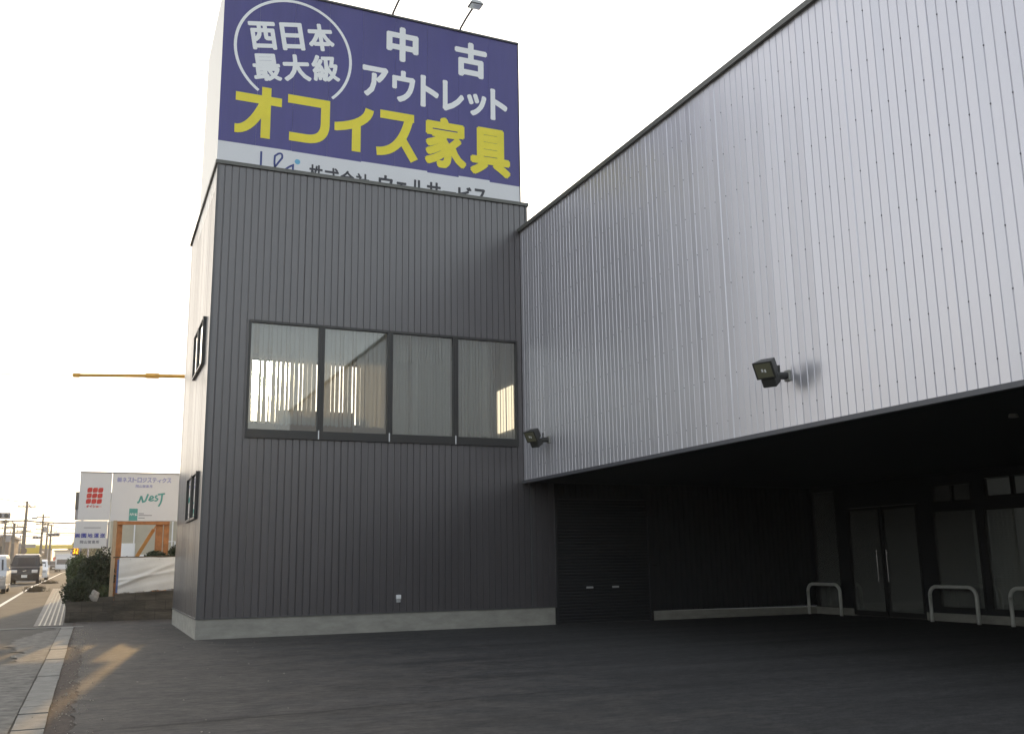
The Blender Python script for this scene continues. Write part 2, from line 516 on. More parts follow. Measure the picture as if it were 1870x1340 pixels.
# kerb blocks
bm = bmesh.new()
y = -40.
rk = random.Random(5)
while y < 7.0:
    l = rk.choice((.6, .6, 1.2, .6))
    z = rk.uniform(.006, .02)
    xj = rk.uniform(-.008, .008)
    v = box(bm, -2.862+xj, -2.56+xj, y+.006, min(y+l-.006, 7.1), -.02, z)
    y += l
structure(mesh_obj('kerb', bm, M['kerb']))
# worn concrete gutter left of the kerb
rg = random.Random(11)
def gut(y):
    return (-3.62 - .25*math.sin(y*.7) + rg.uniform(-.14, .14) + .35*max(0, (y-1)/6), -2.885)
structure(sheet('gutter', -3.7, -2.885, seq(-40, 7.0, 190), .001, M['gutter'], gut))
bm = bmesh.new(); box(bm, -4.6, -2.3, 7.1, 7.42, -.02, .008); structure(mesh_obj('kerb_crossing', bm, M['kerb']))
# white edge line along the carriageway
structure(sheet('road_marking', -6, -5.85, seq(-60, 9, 4)+seq(12, 120, 27), -.006, M['white_paint'], lambda y: (-5.58+.007*max(-20, min(y, 45)), -5.43+.007*max(-20, min(y, 45)))))
bm = bmesh.new()
for yy, x0, x1 in ((128, -15.5, -5.6), (132, -15.5, -5.6)):
    quad(bm, ((x0, yy, zg(yy)-.004), (x1, yy, zg(yy)-.004), (x1, yy+.6, zg(yy+.6)-.004), (x0, yy+.6, zg(yy+.6)-.004)))
for k in range(10):
    yy = 12+k*10
    quad(bm, ((-8.75, yy, zg(yy)-.004), (-8.6, yy, zg(yy)-.004), (-8.6, yy+5, zg(yy+5)-.004), (-8.75, yy+5, zg(yy+5)-.004)))
structure(mesh_obj('stop_line', bm, M['white_paint']))
# tactile guide strip
M['tact_base'] = principled('tactile_slab', (.20, .185, .165), .8, var=.2, vscale=4)
M['tact_rib'] = principled('tactile_rib', (.40, .37, .30), .5, var=.15, vscale=8)
def tx(y): return -.0145*(y-8.4)
structure(sheet('tactile_paving', 0, 0, [8.4, 9, 15, 20, 30, 36], -.003, M['tact_base'], lambda y: (-3.62+tx(y), -2.86+tx(y)*.55)))
bm = bmesh.new()
y = 8.45
while y < 36:
    for k in range(5):
        xc = -3.48 + k*.135 + tx(y)*.8
        box(bm, xc-.022, xc+.022, y+.01, y+.385, zg(y)-.003, zg(y)+.008)
    y += .4
structure(mesh_obj('tactile_ribs', bm, M['tact_rib']))
# small debris on the asphalt edge
bm = bmesh.new()
rd = random.Random(21)
for _ in range(520):
    x = rd.gauss(-2.38, .16); yy = rd.uniform(-13, 6); s = rd.uniform(.002, .008)
    if rd.random() < .1: x = rd.uniform(-2.2, 1.5)
    mt = Matrix.Translation((x, yy, .008)) @ Matrix.Rotation(rd.uniform(0, 6), 4, 'Z')
    vv = box(bm, -s, s, -s*rd.uniform(.5, 1.6), s, -.004, s*.7)
    for v_ in vv: v_.co = mt @ v_.co
M['litter'] = principled('pale_grit', (.38, .34, .28), .9, var=.5, vscale=30)
structure(mesh_obj('grit', bm, M['litter']), 'stuff')

# ================================================================== OFFICE TOWER
TH, TW, TL = 11.33, 8.26, 6.8
tower = thing('office_building', 'dark grey ribbed steel building with a long four pane window under the blue sign', 'building', (4, 3.4, 0))
bm = bmesh.new()
siding(bm, [(.05, TW-.06, .46, 4.56), (.05, TW-.06, 7.37, TH-.09), (.05, .92, 4.56, 7.37), (7.87, TW-.06, 4.56, 7.37)], 'x', 0, -1, jit=.0012, groove=.030)
# side wall towards the street, with two pairs of windows
SW = [(.95, 2.15, 6.43, 7.62), (2.28, 3.35, 6.43, 7.62), (.85, 1.95, 2.70, 3.82), (2.1, 3.3, 2.70, 3.82)]
zs = [.46, 2.70, 3.82, 6.43, 7.62, TH-.09]
for z0, z1 in zip(zs, zs[1:]):
    cut = sorted((w[0], w[1]) for w in SW if abs(w[2]-z0) < .01)
    a = .05
    for c0, c1 in cut:
        siding(bm, [(a, c0, z0, z1)], 'y', 0, -1, jit=.0012)
        a = c1
    siding(bm, [(a, TL-.02, z0, z1)], 'y', 0, -1, jit=.0012)
mesh_obj('steel_cladding', bm, M['dark_metal'], tower, recalc=False)
bm = bmesh.new()
box(bm, -.006, .05, -.006, .05, .46, TH-.09)
box(bm, TW-.06, TW+.004, -.008, .06, .46, TH-.09)
box(bm, -.02, TW+.0, -.022, .0, .435, .465)
box(bm, -.022, .0, .002, TL, .436, .464)
mesh_obj('corner_trim', bm, M['dark_trim'], tower)
bm = bmesh.new()
box(bm, -.05, TW+.04, -.05, .12, TH-.09, TH)
box(bm, -.05, .12, .12, TL, TH-.09, TH)
box(bm, TW-.12, TW+.04, .12, TL, TH-.09, TH)
mesh_obj('parapet_cap', bm, M['cap'], tower)
bm = bmesh.new()
def prism(bm, pts, y0, y1):
    a = [bm.verts.new((p[0], y0, p[1])) for p in pts]; b = [bm.verts.new((p[0], y1, p[1])) for p in pts]
    bm.faces.new(a); bm.faces.new(b[::-1])
    for i in range(len(pts)):
        j = (i+1) % len(pts)
        bm.faces.new((a[i], b[i], b[j], a[j]))
prism(bm, [(.0, -.1), (8.86, -.1), (8.86, .432), (.0, .434)], .0, .2)
box(bm, 0, .2, .2, TL, -.1, .434)
mesh_obj('foundation', bm, M['concrete'], tower)
# body: rear wall, right wall, roof and floors (rear wall pierced by the window the sun shines through)
RW = (1.70, 5.5, 5.85, 7.85)
bm = bmesh.new()
for (x0, x1, z0, z1) in ((.03, RW[0], 4.1, 8.1), (RW[1], TW-.04, 4.1, 8.1), (RW[0], RW[1], 4.1, RW[2]), (RW[0], RW[1], RW[3], 8.1), (.03, TW-.04, 0, 4.1), (.03, TW-.04, 8.1, TH-.1)):
    box(bm, x0, x1, TL-.12, TL, z0, z1)
box(bm, TW-.12, TW-.005, .13, TL-.12, 0, TH-.1)
box(bm, .13, TW-.12, .13, TL-.12, TH-.9, TH-.7)
for z0, z1 in zip([0, 2.70, 3.82, 6.43, 7.62], [2.70, 3.82, 6.43, 7.62, TH-.95]):
    cut = sorted((w[0], w[1]) for w in SW if abs(w[2]-z0) < .01)
    a = .1
    for c0, c1 in cut+[(TL-.12, 0)]:
        box(bm, .03, .1, a, c0, z0, z1); a = c1
mesh_obj('body_wall', bm, M['room'], tower)
bm = bmesh.new()
box(bm, .13, TW-.13, .13, TL-.13, 3.9, 4.05)
box(bm, .13, TW-.13, .13, TL-.13, .0, .05)
mesh_obj('floor_slab', bm, M['room_dark'], tower)
bm = bmesh.new()
box(bm, .13, TW-.13, .13, TL-.13, 8.0, 8.1)
mesh_obj('ceiling_slab', bm, M['room'], tower)
# inner lining behind the front cladding
bm = bmesh.new()
for (x0, x1, z0, z1) in ((.11, .92, .0, 8.0), (7.87, TW-.13, 0, 8.), (.92, 7.87, 0, 4.56), (.92, 7.87, 7.37, 8.), (.11, TW-.13, 8.1, TH-.1)):
    box(bm, x0, x1, .03, .10, z0, z1)
mesh_obj('inner_lining', bm, M['room'], tower)

# long front window: frame, mullions, panes, drain pegs, blinds
bm = bmesh.new()
box(bm, .90, 7.89, -.055, .06, 4.545, 4.72)
box(bm, .90, 7.89, -.055, .06, 7.325, 7.385)
box(bm, .90, .955, -.05, .06, 4.72, 7.325)
box(bm, 7.835, 7.89, -.05, .06, 4.72, 7.325)
for a, b in ((2.58, 2.73), (4.32, 4.46), (6.07, 6.21)):
    box(bm, a, b, -.05, .06, 4.72, 7.325)
    box(bm, a+.06, b-.06, -.062, -.05, 4.72, 7.325)
box(bm, .955, 7.835, -.03, .02, 4.72, 4.75)
win = mesh_obj('window', bm, M['frame'], tower)
PANES = [(.955, 2.58), (2.73, 4.32), (4.46, 6.07), (6.21, 7.835)]
for a, b in PANES:
    bm = bmesh.new()
    box(bm, a-.005, b+.005, .0, .008, 4.745, 7.33)
    mesh_obj('pane', bm, M['glass'], win)
for x in (2.62, 4.38, 6.13):
    bm = bmesh.new()
    box(bm, x-.012, x+.012, -.075, -.056, 4.555, 4.77)
    mesh_obj('drain_peg', bm, M['letter_white'], win)
rb = random.Random(9)
def vertical_blind(name, x0, x1, y, z0, z1, ang, jit, width, pitch, opens={}):
    bm = bmesh.new()
    n = int((x1-x0)/pitch)
    for k in range(n+1):
        x = x0 + (k+.5)*(x1-x0)/(n+1)
        a = R(ang + rb.uniform(-jit, jit) + opens.get(k, 0))
        dx, dy = math.cos(a)*width/2, math.sin(a)*width/2
        bow = .008
        z0k = z0 + rb.uniform(-.01, .01)
        pts = [(-1, 0), (-.5, .75), (0, 1), (.5, .75), (1, 0)]
        vr = []
        for t, bo in pts:
            px, py = x+dx*t - math.sin(a)*bow*bo, y+dy*t + math.cos(a)*bow*bo
            vr.append((bm.verts.new((px, py, z0k)), bm.verts.new((px, py, z1))))
        for i in range(4):
            bm.faces.new((vr[i][0], vr[i+1][0], vr[i+1][1], vr[i][1]))
        box(bm, x-.012, x+.012, y-.012, y+.012, z0k-.03, z0k+.012)
    box(bm, x0, x1, y-.03, y+.03, z1, z1+.04)
    return mesh_obj(name, bm, M['slat'], tower, recalc=False)
opens = [{0: 20, 1: 58, 2: 22, 4: 34, 6: 14, 8: 24, 11: 20}, {2: 14, 4: 26, 7: 24, 10: 18, 12: 10}, {2: 20, 6: 26, 11: 18}, {4: 20, 9: 18, **{k: 44 for k in range(12, 20)}}]
for i, (a, b) in enumerate(PANES):
    if i < 2: vertical_blind('blind', a, b, .17, 4.93, 7.38, 25, 5, .127, .112, opens[i])
    else: vertical_blind('blind', a, b, .17, 4.80, 7.38, 16, 16, .078, .082, opens[i])
# rear window of the same room
bm = bmesh.new()
box(bm, RW[0], RW[1], TL-.1, TL-.02, RW[2], RW[2]+.06)
box(bm, RW[0], RW[1], TL-.1, TL-.02, RW[3]-.06, RW[3])
for x in (RW[0], 3.0, 4.3, RW[1]-.06):
    box(bm, x, x+.06, TL-.095, TL-.025, RW[2]+.06, RW[3]-.06)
rw = mesh_obj('window', bm, M['frame'], tower)
bm = bmesh.new(); box(bm, RW[0]+.03, RW[1]-.03, TL-.065, TL-.055, RW[2]+.03, RW[3]-.03); mesh_obj('pane', bm, M['rear_glass'], rw)
# lit inner window on the room's right wall
M['lit_window'] = emissive('lit_inner_window', (1., .82, .58), .28, (.7, .62, .45))
bm = bmesh.new(); box(bm, TW-.16, TW-.125, .85, 1.95, 5.15, 6.35); mesh_obj('lit_panel', bm, M['lit_window'], tower)
# brown box added in the room in place of a building's reflection
bm = bmesh.new(); box(bm, 2.4, 4.5, 4.2, 4.9, 4.05, 5.9); mesh_obj('reflection_box', bm, principled('reflection_brown', (.40, .33, .27), .7), tower)
# side windows
for (a, b, z0, z1) in SW:
    bm = bmesh.new()
    for q in ((a, b, z0, z0+.05), (a, b, z1-.05, z1), (a, a+.05, z0+.05, z1-.05), (b-.05, b, z0+.05, z1-.05)):
        box(bm, -.075, .06, q[0], q[1], q[2], q[3])
    w = mesh_obj('window', bm, M['frame'], tower)
    bm = bmesh.new(); box(bm, -.04, -.03, a+.04, b-.04, z0+.04, z1-.04); mesh_obj('pane', bm, M['glass'], w)
    bm = bmesh.new(); box(bm, .10, .115, a-.05, b+.05, z0-.05, z1+.05); mesh_obj('roller_blind', bm, M['slat'], tower)

# outlet on the front wall
ob = thing('power_outlet', 'small grey weatherproof socket box low on the dark ribbed wall', 'socket', (4.66, 0, .78))
bm = bmesh.new(); box(bm, 4.60, 4.72, -.06, -.002, .76, .86); bevel_all(bm, .012, 2); mesh_obj('hood', bm, M['letter_white'], ob)
bm = bmesh.new(); box(bm, 4.61, 4.71, -.04, -.002, .68, .76); bevel_all(bm, .006); mesh_obj('socket_plate', bm, M['plastic_grey'], ob)

# ================================================================== ROOFTOP SIGN
SY = .25
sign = thing('rooftop_sign', 'large blue rooftop advertising sign with white and yellow Japanese lettering', 'sign', (4, .25, TH-.5))
ST, SB = 16.3, 10.7
def top_at(x): return 16.36 - .014*x
bm = bmesh.new()
SD = 4.1
a = [(0, SY, SB), (8.16, SY, SB), (8.16, SY, top_at(8.16)), (0, SY, top_at(0))]
b = [(0, SD+.5, SB), (8.16, SD+.5, SB), (8.16, SD, 16.1), (0, SD, 16.1)]
va = [bm.verts.new(p) for p in a]; vb = [bm.verts.new(p) for p in b]
bm.faces.new(va); bm.faces.new(vb[::-1])
for i in range(4):
    j = (i+1) % 4
    bm.faces.new((va[i], vb[i], vb[j], va[j]))
mesh_obj('sign_box', bm, M['cream'], sign)
bm = bmesh.new(); box(bm, .0, 8.16, SY-.012, SY-.002, SB, 11.96-.006); mesh_obj('white_panel', bm, M['sign_white'], sign)
bm = bmesh.new()
for k in range(9):
    xa, xb = 8.16*k/9+.002, 8.16*(k+1)/9-.002
    yo = SY-.012+rl.uniform(-.001, .001)
    prism(bm, [(xa, 11.96-.0074*xa), (xb, 11.96-.0074*xb), (xb, top_at(xb)-.001), (xa, top_at(xa)-.001)], yo, SY-.002)
mesh_obj('blue_panel', bm, M['sign_blue'], sign)
bm = bmesh.new()
ca = [(-.03, top_at(0)), (8.19, top_at(8.16)), (8.19, top_at(8.16)+.05), (-.03, top_at(0)+.05)]
prism(bm, ca, SY-.05, SY+.05)
box(bm, 8.165, 8.185, SY-.03, SY+.03, SB, top_at(8.16)-.002)
mesh_obj('sign_edging', bm, M['dark_trim'], sign)
UX, UZ, NY = Vector((1, 0, 0)), Vector((0, 0, 1)), Vector((0, -1, 0))
LY = SY-.016
def flat(x, z): return (x, LY, z)
# yellow line
yel = bmesh.new()
def S(pts, w, x0, z0, x1, z1, lift, b):  # strokes in a unit box scaled into the letter's box
    q = [(x0+p[0]*(x1-x0), z0+p[1]*(z1-z0)) for p in pts]
    stroke(b, q, w, (0, LY, 0), UX, UZ, NY, lift)
W1 = .235
B = (.38, 12.18, 1.53, 13.57)      # o
S([(0, .745), (1, .745)], W1, *B, .000, yel); S([(.66, 1), (.66, 0)], W1, *B, .001, yel)
S([(.0, .12)]+[(.03, .12)]+bez((.06, .12), (.36, .15), (.62, .68), 8), W1, *B, .002, yel)
B = (1.68, 12.22, 2.77, 13.5)      # fu
S([(0, .905), (.895, .905), (.895, .5)]+bez((.895, .45), (.88, .1), (.45, .1), 8)+[(.05, .1)], W1, *B, .000, yel)
B = (2.9, 12.2, 3.94, 13.45)       # small i
S([(.0, .50)]+bez((.05, .50), (.85, .64), (.9, 1.), 8), W1, *B, .000, yel); S([(.56, .66), (.56, 0)], W1, *B, .001, yel)
B = (4.03, 12.18, 5.18, 13.51)     # su
S([(.08, .91), (.90, .91)], W1, *B, .000, yel); S(bez((.79, .93), (.60, .12), (.0, .1), 12), W1, *B, .001, yel)
S([(.57, .48), (.91, .0)], W1, *B, .002, yel)
put_text(yel, '家', flat(5.37, 12.11), UX, UZ, 1.20, 1.48, .055)
put_text(yel, '具', flat(6.68, 12.08), UX, UZ, 1.21, 1.42, .06)
mesh_obj('lettering', yel, M['letter_yellow'], sign)
# white line
wl = bmesh.new()
put_text(wl, '中', flat(4.27, 15.01), UX, UZ, .91, 1.03, .045)
put_text(wl, '古', flat(6.24, 14.94), UX, UZ, .97, 1.06, .045)
for ch, x0, x1, z1, z0 in (('ア', 3.62, 4.33, 14.73, 13.83), ('ウ', 4.44, 5.09, 14.75, 13.82), ('ト', 5.24, 5.77, 14.74, 13.8), ('レ', 5.88, 6.51, 14.71, 13.8), ('ッ', 6.6, 7.18, 14.47, 13.8), ('ト', 7.3, 7.82, 14.72, 13.77)):
    put_text(wl, ch, flat(x0, z0), UX, UZ, x1-x0, z1-z0, .034)
mesh_obj('lettering', wl, M['letter_white'], sign)
# round badge, its two lines tilted
cb = bmesh.new()
th = math.atan2(.39, 2.2)
U8, V8 = Vector((math.cos(th), 0, math.sin(th))), Vector((-math.sin(th), 0, math.cos(th)))
for i, ch in enumerate('西日本'):
    o = Vector(flat(.72, 14.55)) + U8*(i*.755 + (.05 if i == 1 else 0))
    put_text(cb, ch, o, U8, V8, .69-(.1 if i == 1 else 0), .78, .028)
for i, ch in enumerate('最大級'):
    o = Vector(flat(.83, 13.70)) + U8*(i*.765)
    put_text(cb, ch, o, U8, V8, .71, .75, .026)
cx, cz, cr = 1.80, 14.66, 1.475
a0 = math.atan2(13.56-cz, 2.83-cx); a1 = math.atan2(13.43-cz, .92-cx) + 2*math.pi
ring = [(cx+cr*1.01*math.cos(a0+(a1-a0)*i/60), cz+cr*math.sin(a0+(a1-a0)*i/60)) for i in range(61)]
stroke(cb, ring, .075, (0, LY, 0), UX, UZ, NY, 0)
mesh_obj('badge', cb, M['letter_white'], sign)
# company line, half hidden by the parapet
cl = bmesh.new()
for i, ch in enumerate('株式会社'):
    put_text(cl, ch, flat(2.27+i*.405, 11.17), UX, UZ, .37, .5 - (.02*i), .010)
mesh_obj('lettering', cl, M['letter_black'], sign)
cl = bmesh.new()
for i, ch in enumerate('ウェルサービス'):
    put_text(cl, ch, flat(4.10+i*.445+(.03 if ch == 'ェ' else 0), 11.21 if ch != 'ー' else 11.42), UX, UZ, .39 if ch != 'ェ' else .3, {'ェ': .32, 'ー': .04}.get(ch, .45), .014 if ch != 'ー' else .01)
mesh_obj('lettering', cl, M['letter_black'], sign)
lg = bmesh.new()
lp = [(1.06, 11.82), (1.06, 11.25)]
stroke(lg, lp, .05, (0, LY, 0), UX, UZ, NY, 0)
stroke(lg, [(1.06, 11.27)]+bez((1.09, 11.2), (1.3, 11.25), (1.50, 11.6))+bez((1.58, 11.72), (1.6, 11.88), (1.48, 11.82))+bez((1.40, 11.75), (1.36, 11.3), (1.55, 11.34))+bez((1.62, 11.36), (1.72, 11.5), (1.86, 11.57), 6)+[(1.86, 11.2)], .048, (0, LY, 0), UX, UZ, NY, .001)
mesh_obj('emblem', lg, M['letter_navy'], sign)
bm = bmesh.new()
bmesh.ops.create_circle(bm, cap_ends=True, segments=20, radius=.07, matrix=Matrix.Translation((1.97, LY, 11.68)) @ Matrix.Rotation(R(90), 4, 'X'))
mesh_obj('emblem_dot', bm, M['sky_blue'], sign)

# arm lamps on top of the sign
def sign_lamp(x, label):
    z = top_at(x)+.06
    t = thing('sign_lamp', label, 'lamp', (x, SY, z), 'lamps on arms along the top of the blue sign')
    bm = bmesh.new()
    tube(bm, [(x, SY+.0, z-.02), (x, SY-.05, z+.05), (x, SY-.5, z+.10), (x, SY-1.02, z+.12)], .030, 8)
    mesh_obj('arm', bm, M['dark_trim'], t)
    bm = bmesh.new()
    yc, zc = SY-1.2, z+.13
    v = box(bm, x-.19, x+.19, yc-.17, yc+.17, zc-.06, zc+.07)
    for q in v[4:]: q.co.x = x+(q.co.x-x)*.6; q.co.y = yc+(q.co.y-yc)*.6
    bevel_all(bm, .02, 2)
    mesh_obj('lamp_head', bm, M['plastic_grey'], t)
    bm = bmesh.new()
    box(bm, x-.15, x+.15, yc-.13, yc+.13, zc-.075, zc-.061)
    mesh_obj('lens', bm, M['reflector'], t)
sign_lamp(6.41, 'arm lamp on the blue sign, its whole head showing against the sky')
sign_lamp(4.44, 'arm lamp on the blue sign above the middle, only its bent arm showing')
sign_lamp(2.46, 'arm lamp on the blue sign above the round badge, only its foot showing')

# ================================================================== SILVER WAREHOUSE
SX, SH, SBZ, YE = 8.03, 10.55, 3.61, -34.
EX = 17.3
wh = thing('warehouse', 'warehouse with silver ribbed steel upper wall overhanging a dark recessed entrance', 'building', (17, -15, 0))
bm = bmesh.new()
siding(bm, [(YE, -.012, SBZ+.05, SH-.09)], 'y', SX, -1, jit=.0016, seed=5, off=-.02, depth=.011, groove=.016, slope=.004, lap=5, soft=True)
# fixing screws in every second groove
k = 0
y = -.02 - PITCHR*2 + .008
while y > -20:
    for zz in [4.0+.82*j for j in range(8)]:
        bmesh.ops.create_cone(bm, cap_ends=True, segments=6, radius1=.013, radius2=.010, depth=.014, matrix=Matrix.Translation((SX+.004, y, zz)) @ Matrix.Rotation(R(-90), 4, 'Y'))
    y -= PITCHR*2
for f in bm.faces:
    if len(f.verts) != 4 or f.calc_area() < .01: f.material_index = 1 if max(v.co.z for v in f.verts)-min(v.co.z for v in f.verts) < .1 else 0
mesh_obj('steel_cladding', bm, [M['silver'], principled('screw_zinc', (.14, .14, .16), .5)], wh, recalc=False)
bm = bmesh.new()
box(bm, SX-.07, SX+.25, YE, -.014, SH-.10, SH)
mesh_obj('roof_cap', bm, M['cap'], wh)
bm = bmesh.new()
box(bm, SX-.045, SX+.05, YE, -.012, SBZ-.02, SBZ+.055)
mesh_obj('drip_edge', bm, principled('drip_edge_grey', (.10, .10, .11), .45), wh)
bm = bmesh.new()
box(bm, SX+.07, EX+.3, YE, -.02, SBZ, SBZ+.06); box(bm, EX+2.6, 32, YE, -.02, SBZ, SBZ+.06); box(bm, EX+.3, EX+2.6, YE, -10, SBZ, SBZ+.06)  # gap over the shop is an added lightwell to brighten the interior
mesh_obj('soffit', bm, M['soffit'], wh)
bm = bmesh.new()
box(bm, SX+.25, EX+.3, YE, -.02, SH-.3, SH-.12); box(bm, EX+2.6, 32, YE, -.02, SH-.3, SH-.12); box(bm, EX+.3, EX+2.6, YE, -10, SH-.3, SH-.12)  # roof left open above the added lightwell
box(bm, SX+.05, 32, YE-.1, YE-.01, 0, SH-.12)
box(bm, 32, 32.1, YE, 8, 0, SH-.12)
box(bm, TW+.02, 32, -.018, .02, SBZ+.065, SH-.31)
box(bm, TW+.02, 32, 7.9, 8, 0, SH-.12)
mesh_obj('body_wall', bm, M['soffit'], wh)
# lower wall in line with the tower front
bm = bmesh.new()
siding(bm, [(TW+.004, 8.90, .46, SBZ)], 'x', 0, -1, groove=.030)
mesh_obj('lower_cladding', bm, M['dark_metal'], wh, recalc=False)
bm = bmesh.new()
box(bm, TW+.001, 8.90, -.022, .0, .435, .465)
mesh_obj('drip_edge', bm, M['dark_trim'], wh)
bm = bmesh.new()
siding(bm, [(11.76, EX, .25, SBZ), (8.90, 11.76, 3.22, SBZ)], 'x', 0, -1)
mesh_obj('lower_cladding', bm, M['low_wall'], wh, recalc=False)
bm = bmesh.new()
prism(bm, [(11.80, -.1), (EX, -.1), (EX, .20), (11.80, .25)], -.004, .2)
mesh_obj('foundation', bm, M['concrete'], wh)
bm = bmesh.new()
for x in (8.90, 11.70):
    box(bm, x, x+.07, -.03, .05, 0, 3.2)
box(bm, 8.90, 11.77, -.03, .05, 3.2, 3.26)
mesh_obj('shutter_frame', bm, M['low_wall'], wh)
bm = bmesh.new()
z = .02
prev = None
while z < 3.2:
    for dz, dy in ((0, .05), (.018, .036), (.055, .036), (.073, .05)):
        cur = (bm.verts.new((8.97, dy, z+dz)), bm.verts.new((11.70, dy, z+dz)))
        if prev: bm.faces.new((prev[0], prev[1], cur[1], cur[0]))
        prev = cur
    z += .08
rs = mesh_obj('roller_shutter', bm, M['low_wall'], wh, recalc=False)
for x in (9.89, 10.66):
    bm = bmesh.new(); box(bm, x-.10, x+.10, .0, .036, .885, .935); bevel_all(bm, .01); mesh_obj('handle', bm, M['plastic_grey'], rs)
bm = bmesh.new(); tube(bm, [(11.80, -.02, 1.46), (11.80, -.075, 1.46), (11.90, -.075, 1.46)], .012, 8); mesh_obj('door_knob', bm, M['chrome'], wh)

# entrance wall, parallel to the silver front
OP = [(-1.13, -.08, .16, 3.5), (-4.1, -1.5, .03, 2.93), (-5.97, -4.56, .30, 2.72), (-5.87, -4.62, 2.87, 3.36), (-7.9, -6.10, .30, 2.70), (-7.8, -6.2, 2.92, 3.45)]
bm = bmesh.new()
ycuts = sorted({YE, 0.} | {o[0] for o in OP} | {o[1] for o in OP})
for y0, y1 in zip(ycuts, ycuts[1:]):
    ym = (y0+y1)/2
    holes = sorted([(o[2], o[3]) for o in OP if o[0] < ym < o[1]])
    z = .2
    for h0, h1 in holes:
        if h0 > z: box(bm, EX, EX+.12, y0, y1, z, h0)
        z = max(z, h1)
    box(bm, EX, EX+.12, y0, y1, z, SBZ)
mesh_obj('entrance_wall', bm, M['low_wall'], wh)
bm = bmesh.new()
box(bm, EX-.02, EX+.12, -1.48, -.004, -.1, .2)
box(bm, EX-.02, EX+.12, YE, -4.12, -.1, .2)
mesh_obj('foundation', bm, M['concrete'], wh)
def glazed(name, o, split=None, depth=.05):
    y0, y1, z0, z1 = o
    bm = bmesh.new()
    fr = .055
    for q in ((y0, y1, z0, z0+fr), (y0, y1, z1-fr, z1), (y0, y0+fr, z0+fr, z1-fr), (y1-fr, y1, z0+fr, z1-fr)):
        box(bm, EX-.015, EX+.1, q[0], q[1], q[2], q[3])
    if split:
        box(bm, EX-.01, EX+.1, split-.03, split+.03, z0+fr, z1-fr)
    w = mesh_obj(name, bm, M['frame'], wh)
    bm = bmesh.new(); box(bm, EX+.03, EX+.04, y0+.03, y1-.03, z0+.03, z1-.03); mesh_obj('pane', bm, M['door_glass'], w)
    return w
for i in (0, 2, 3, 4, 5):
    glazed('window', OP[i], {5: -7.0, 3: -5.25}.get(i))
# double glass door
for y0, y1 in ((-4.08, -2.82), (-2.78, -1.52)):
    bm = bmesh.new()
    for q in ((y0, y1, .04, .16), (y0, y1, 2.84, 2.92), (y0, y0+.07, .16, 2.84), (y1-.07, y1, .16, 2.84)):
        box(bm, EX+.0, EX+.06, q[0], q[1], q[2], q[3])
    d = mesh_obj('door', bm, M['frame'], wh)
    bm = bmesh.new(); box(bm, EX+.025, EX+.035, y0+.05, y1-.05, .12, 2.88); mesh_obj('pane', bm, M['door_glass'], d)
    hy = y0+.16 if y0 > -3 else y1-.16
    bm = bmesh.new()
    tube(bm, [(EX-.07, hy, .93), (EX-.07, hy, 1.77)], .016, 8)
    for hz in (1.0, 1.7): tube(bm, [(EX-.07, hy, hz), (EX+.0, hy, hz)], .01, 6)
    mesh_obj('handle', bm, M['chrome'], d)
# inside the entrance: floor, back wall, horizontal blinds, pale reception shapes
M['inner'] = principled('shop_inner_wall', (.74, .72, .68), .8)
bm = bmesh.new()
box(bm, EX+2.6, EX+2.7, -12, -.1, 0, SBZ-.01)
box(bm, EX+.13, EX+2.6, -.3, -.2, 0, SBZ-.01)
box(bm, EX+.22, EX+.3, -10, -.1, SBZ+.061, SH-.31); box(bm, EX+2.6, EX+2.68, -10, -.1, SBZ+.061, SH-.31)  # pale lining of the added lightwell
mesh_obj('shop_inner_wall', bm, M['inner'], wh)
bm = bmesh.new(); box(bm, EX+.12, EX+4, -12, -.3, -.02, .03); mesh_obj('shop_floor', bm, M['room_dark'], wh)
bm = bmesh.new()
z = .4
while z < 2.68:
    quad(bm, ((EX+.16, -5.93, z), (EX+.16, -4.6, z), (EX+.19, -4.6, z+.045), (EX+.19, -5.93, z+.045)))
    z += .052
mesh_obj('blind', bm, M['cream'], wh, recalc=False)
bm = bmesh.new()
for k in range(14):
    y0 = -7.85+k*.125
    quad(bm, ((EX+.18, y0, .35), (EX+.22, y0+.115, .35), (EX+.22, y0+.115, 2.68), (EX+.18, y0, 2.68)))
mesh_obj('blind', bm, M['cream'], wh, recalc=False)
bm = bmesh.new(); box(bm, EX+.2, EX+.23, -1.05, -.15, .3, 2.45); box(bm, EX+.2, EX+.23, -1.05, -.15, 3.1, 3.4); mesh_obj('notice_board', bm, M['room'], wh)
bm = bmesh.new()
bmesh.ops.create_cone(bm, cap_ends=True, segments=20, radius1=.07, radius2=.06, depth=.05, matrix=Matrix.Translation((10.04, -13.2, SBZ-.025)))
mesh_obj('ceiling_lamp', bm, M['lamp_grey'], wh)

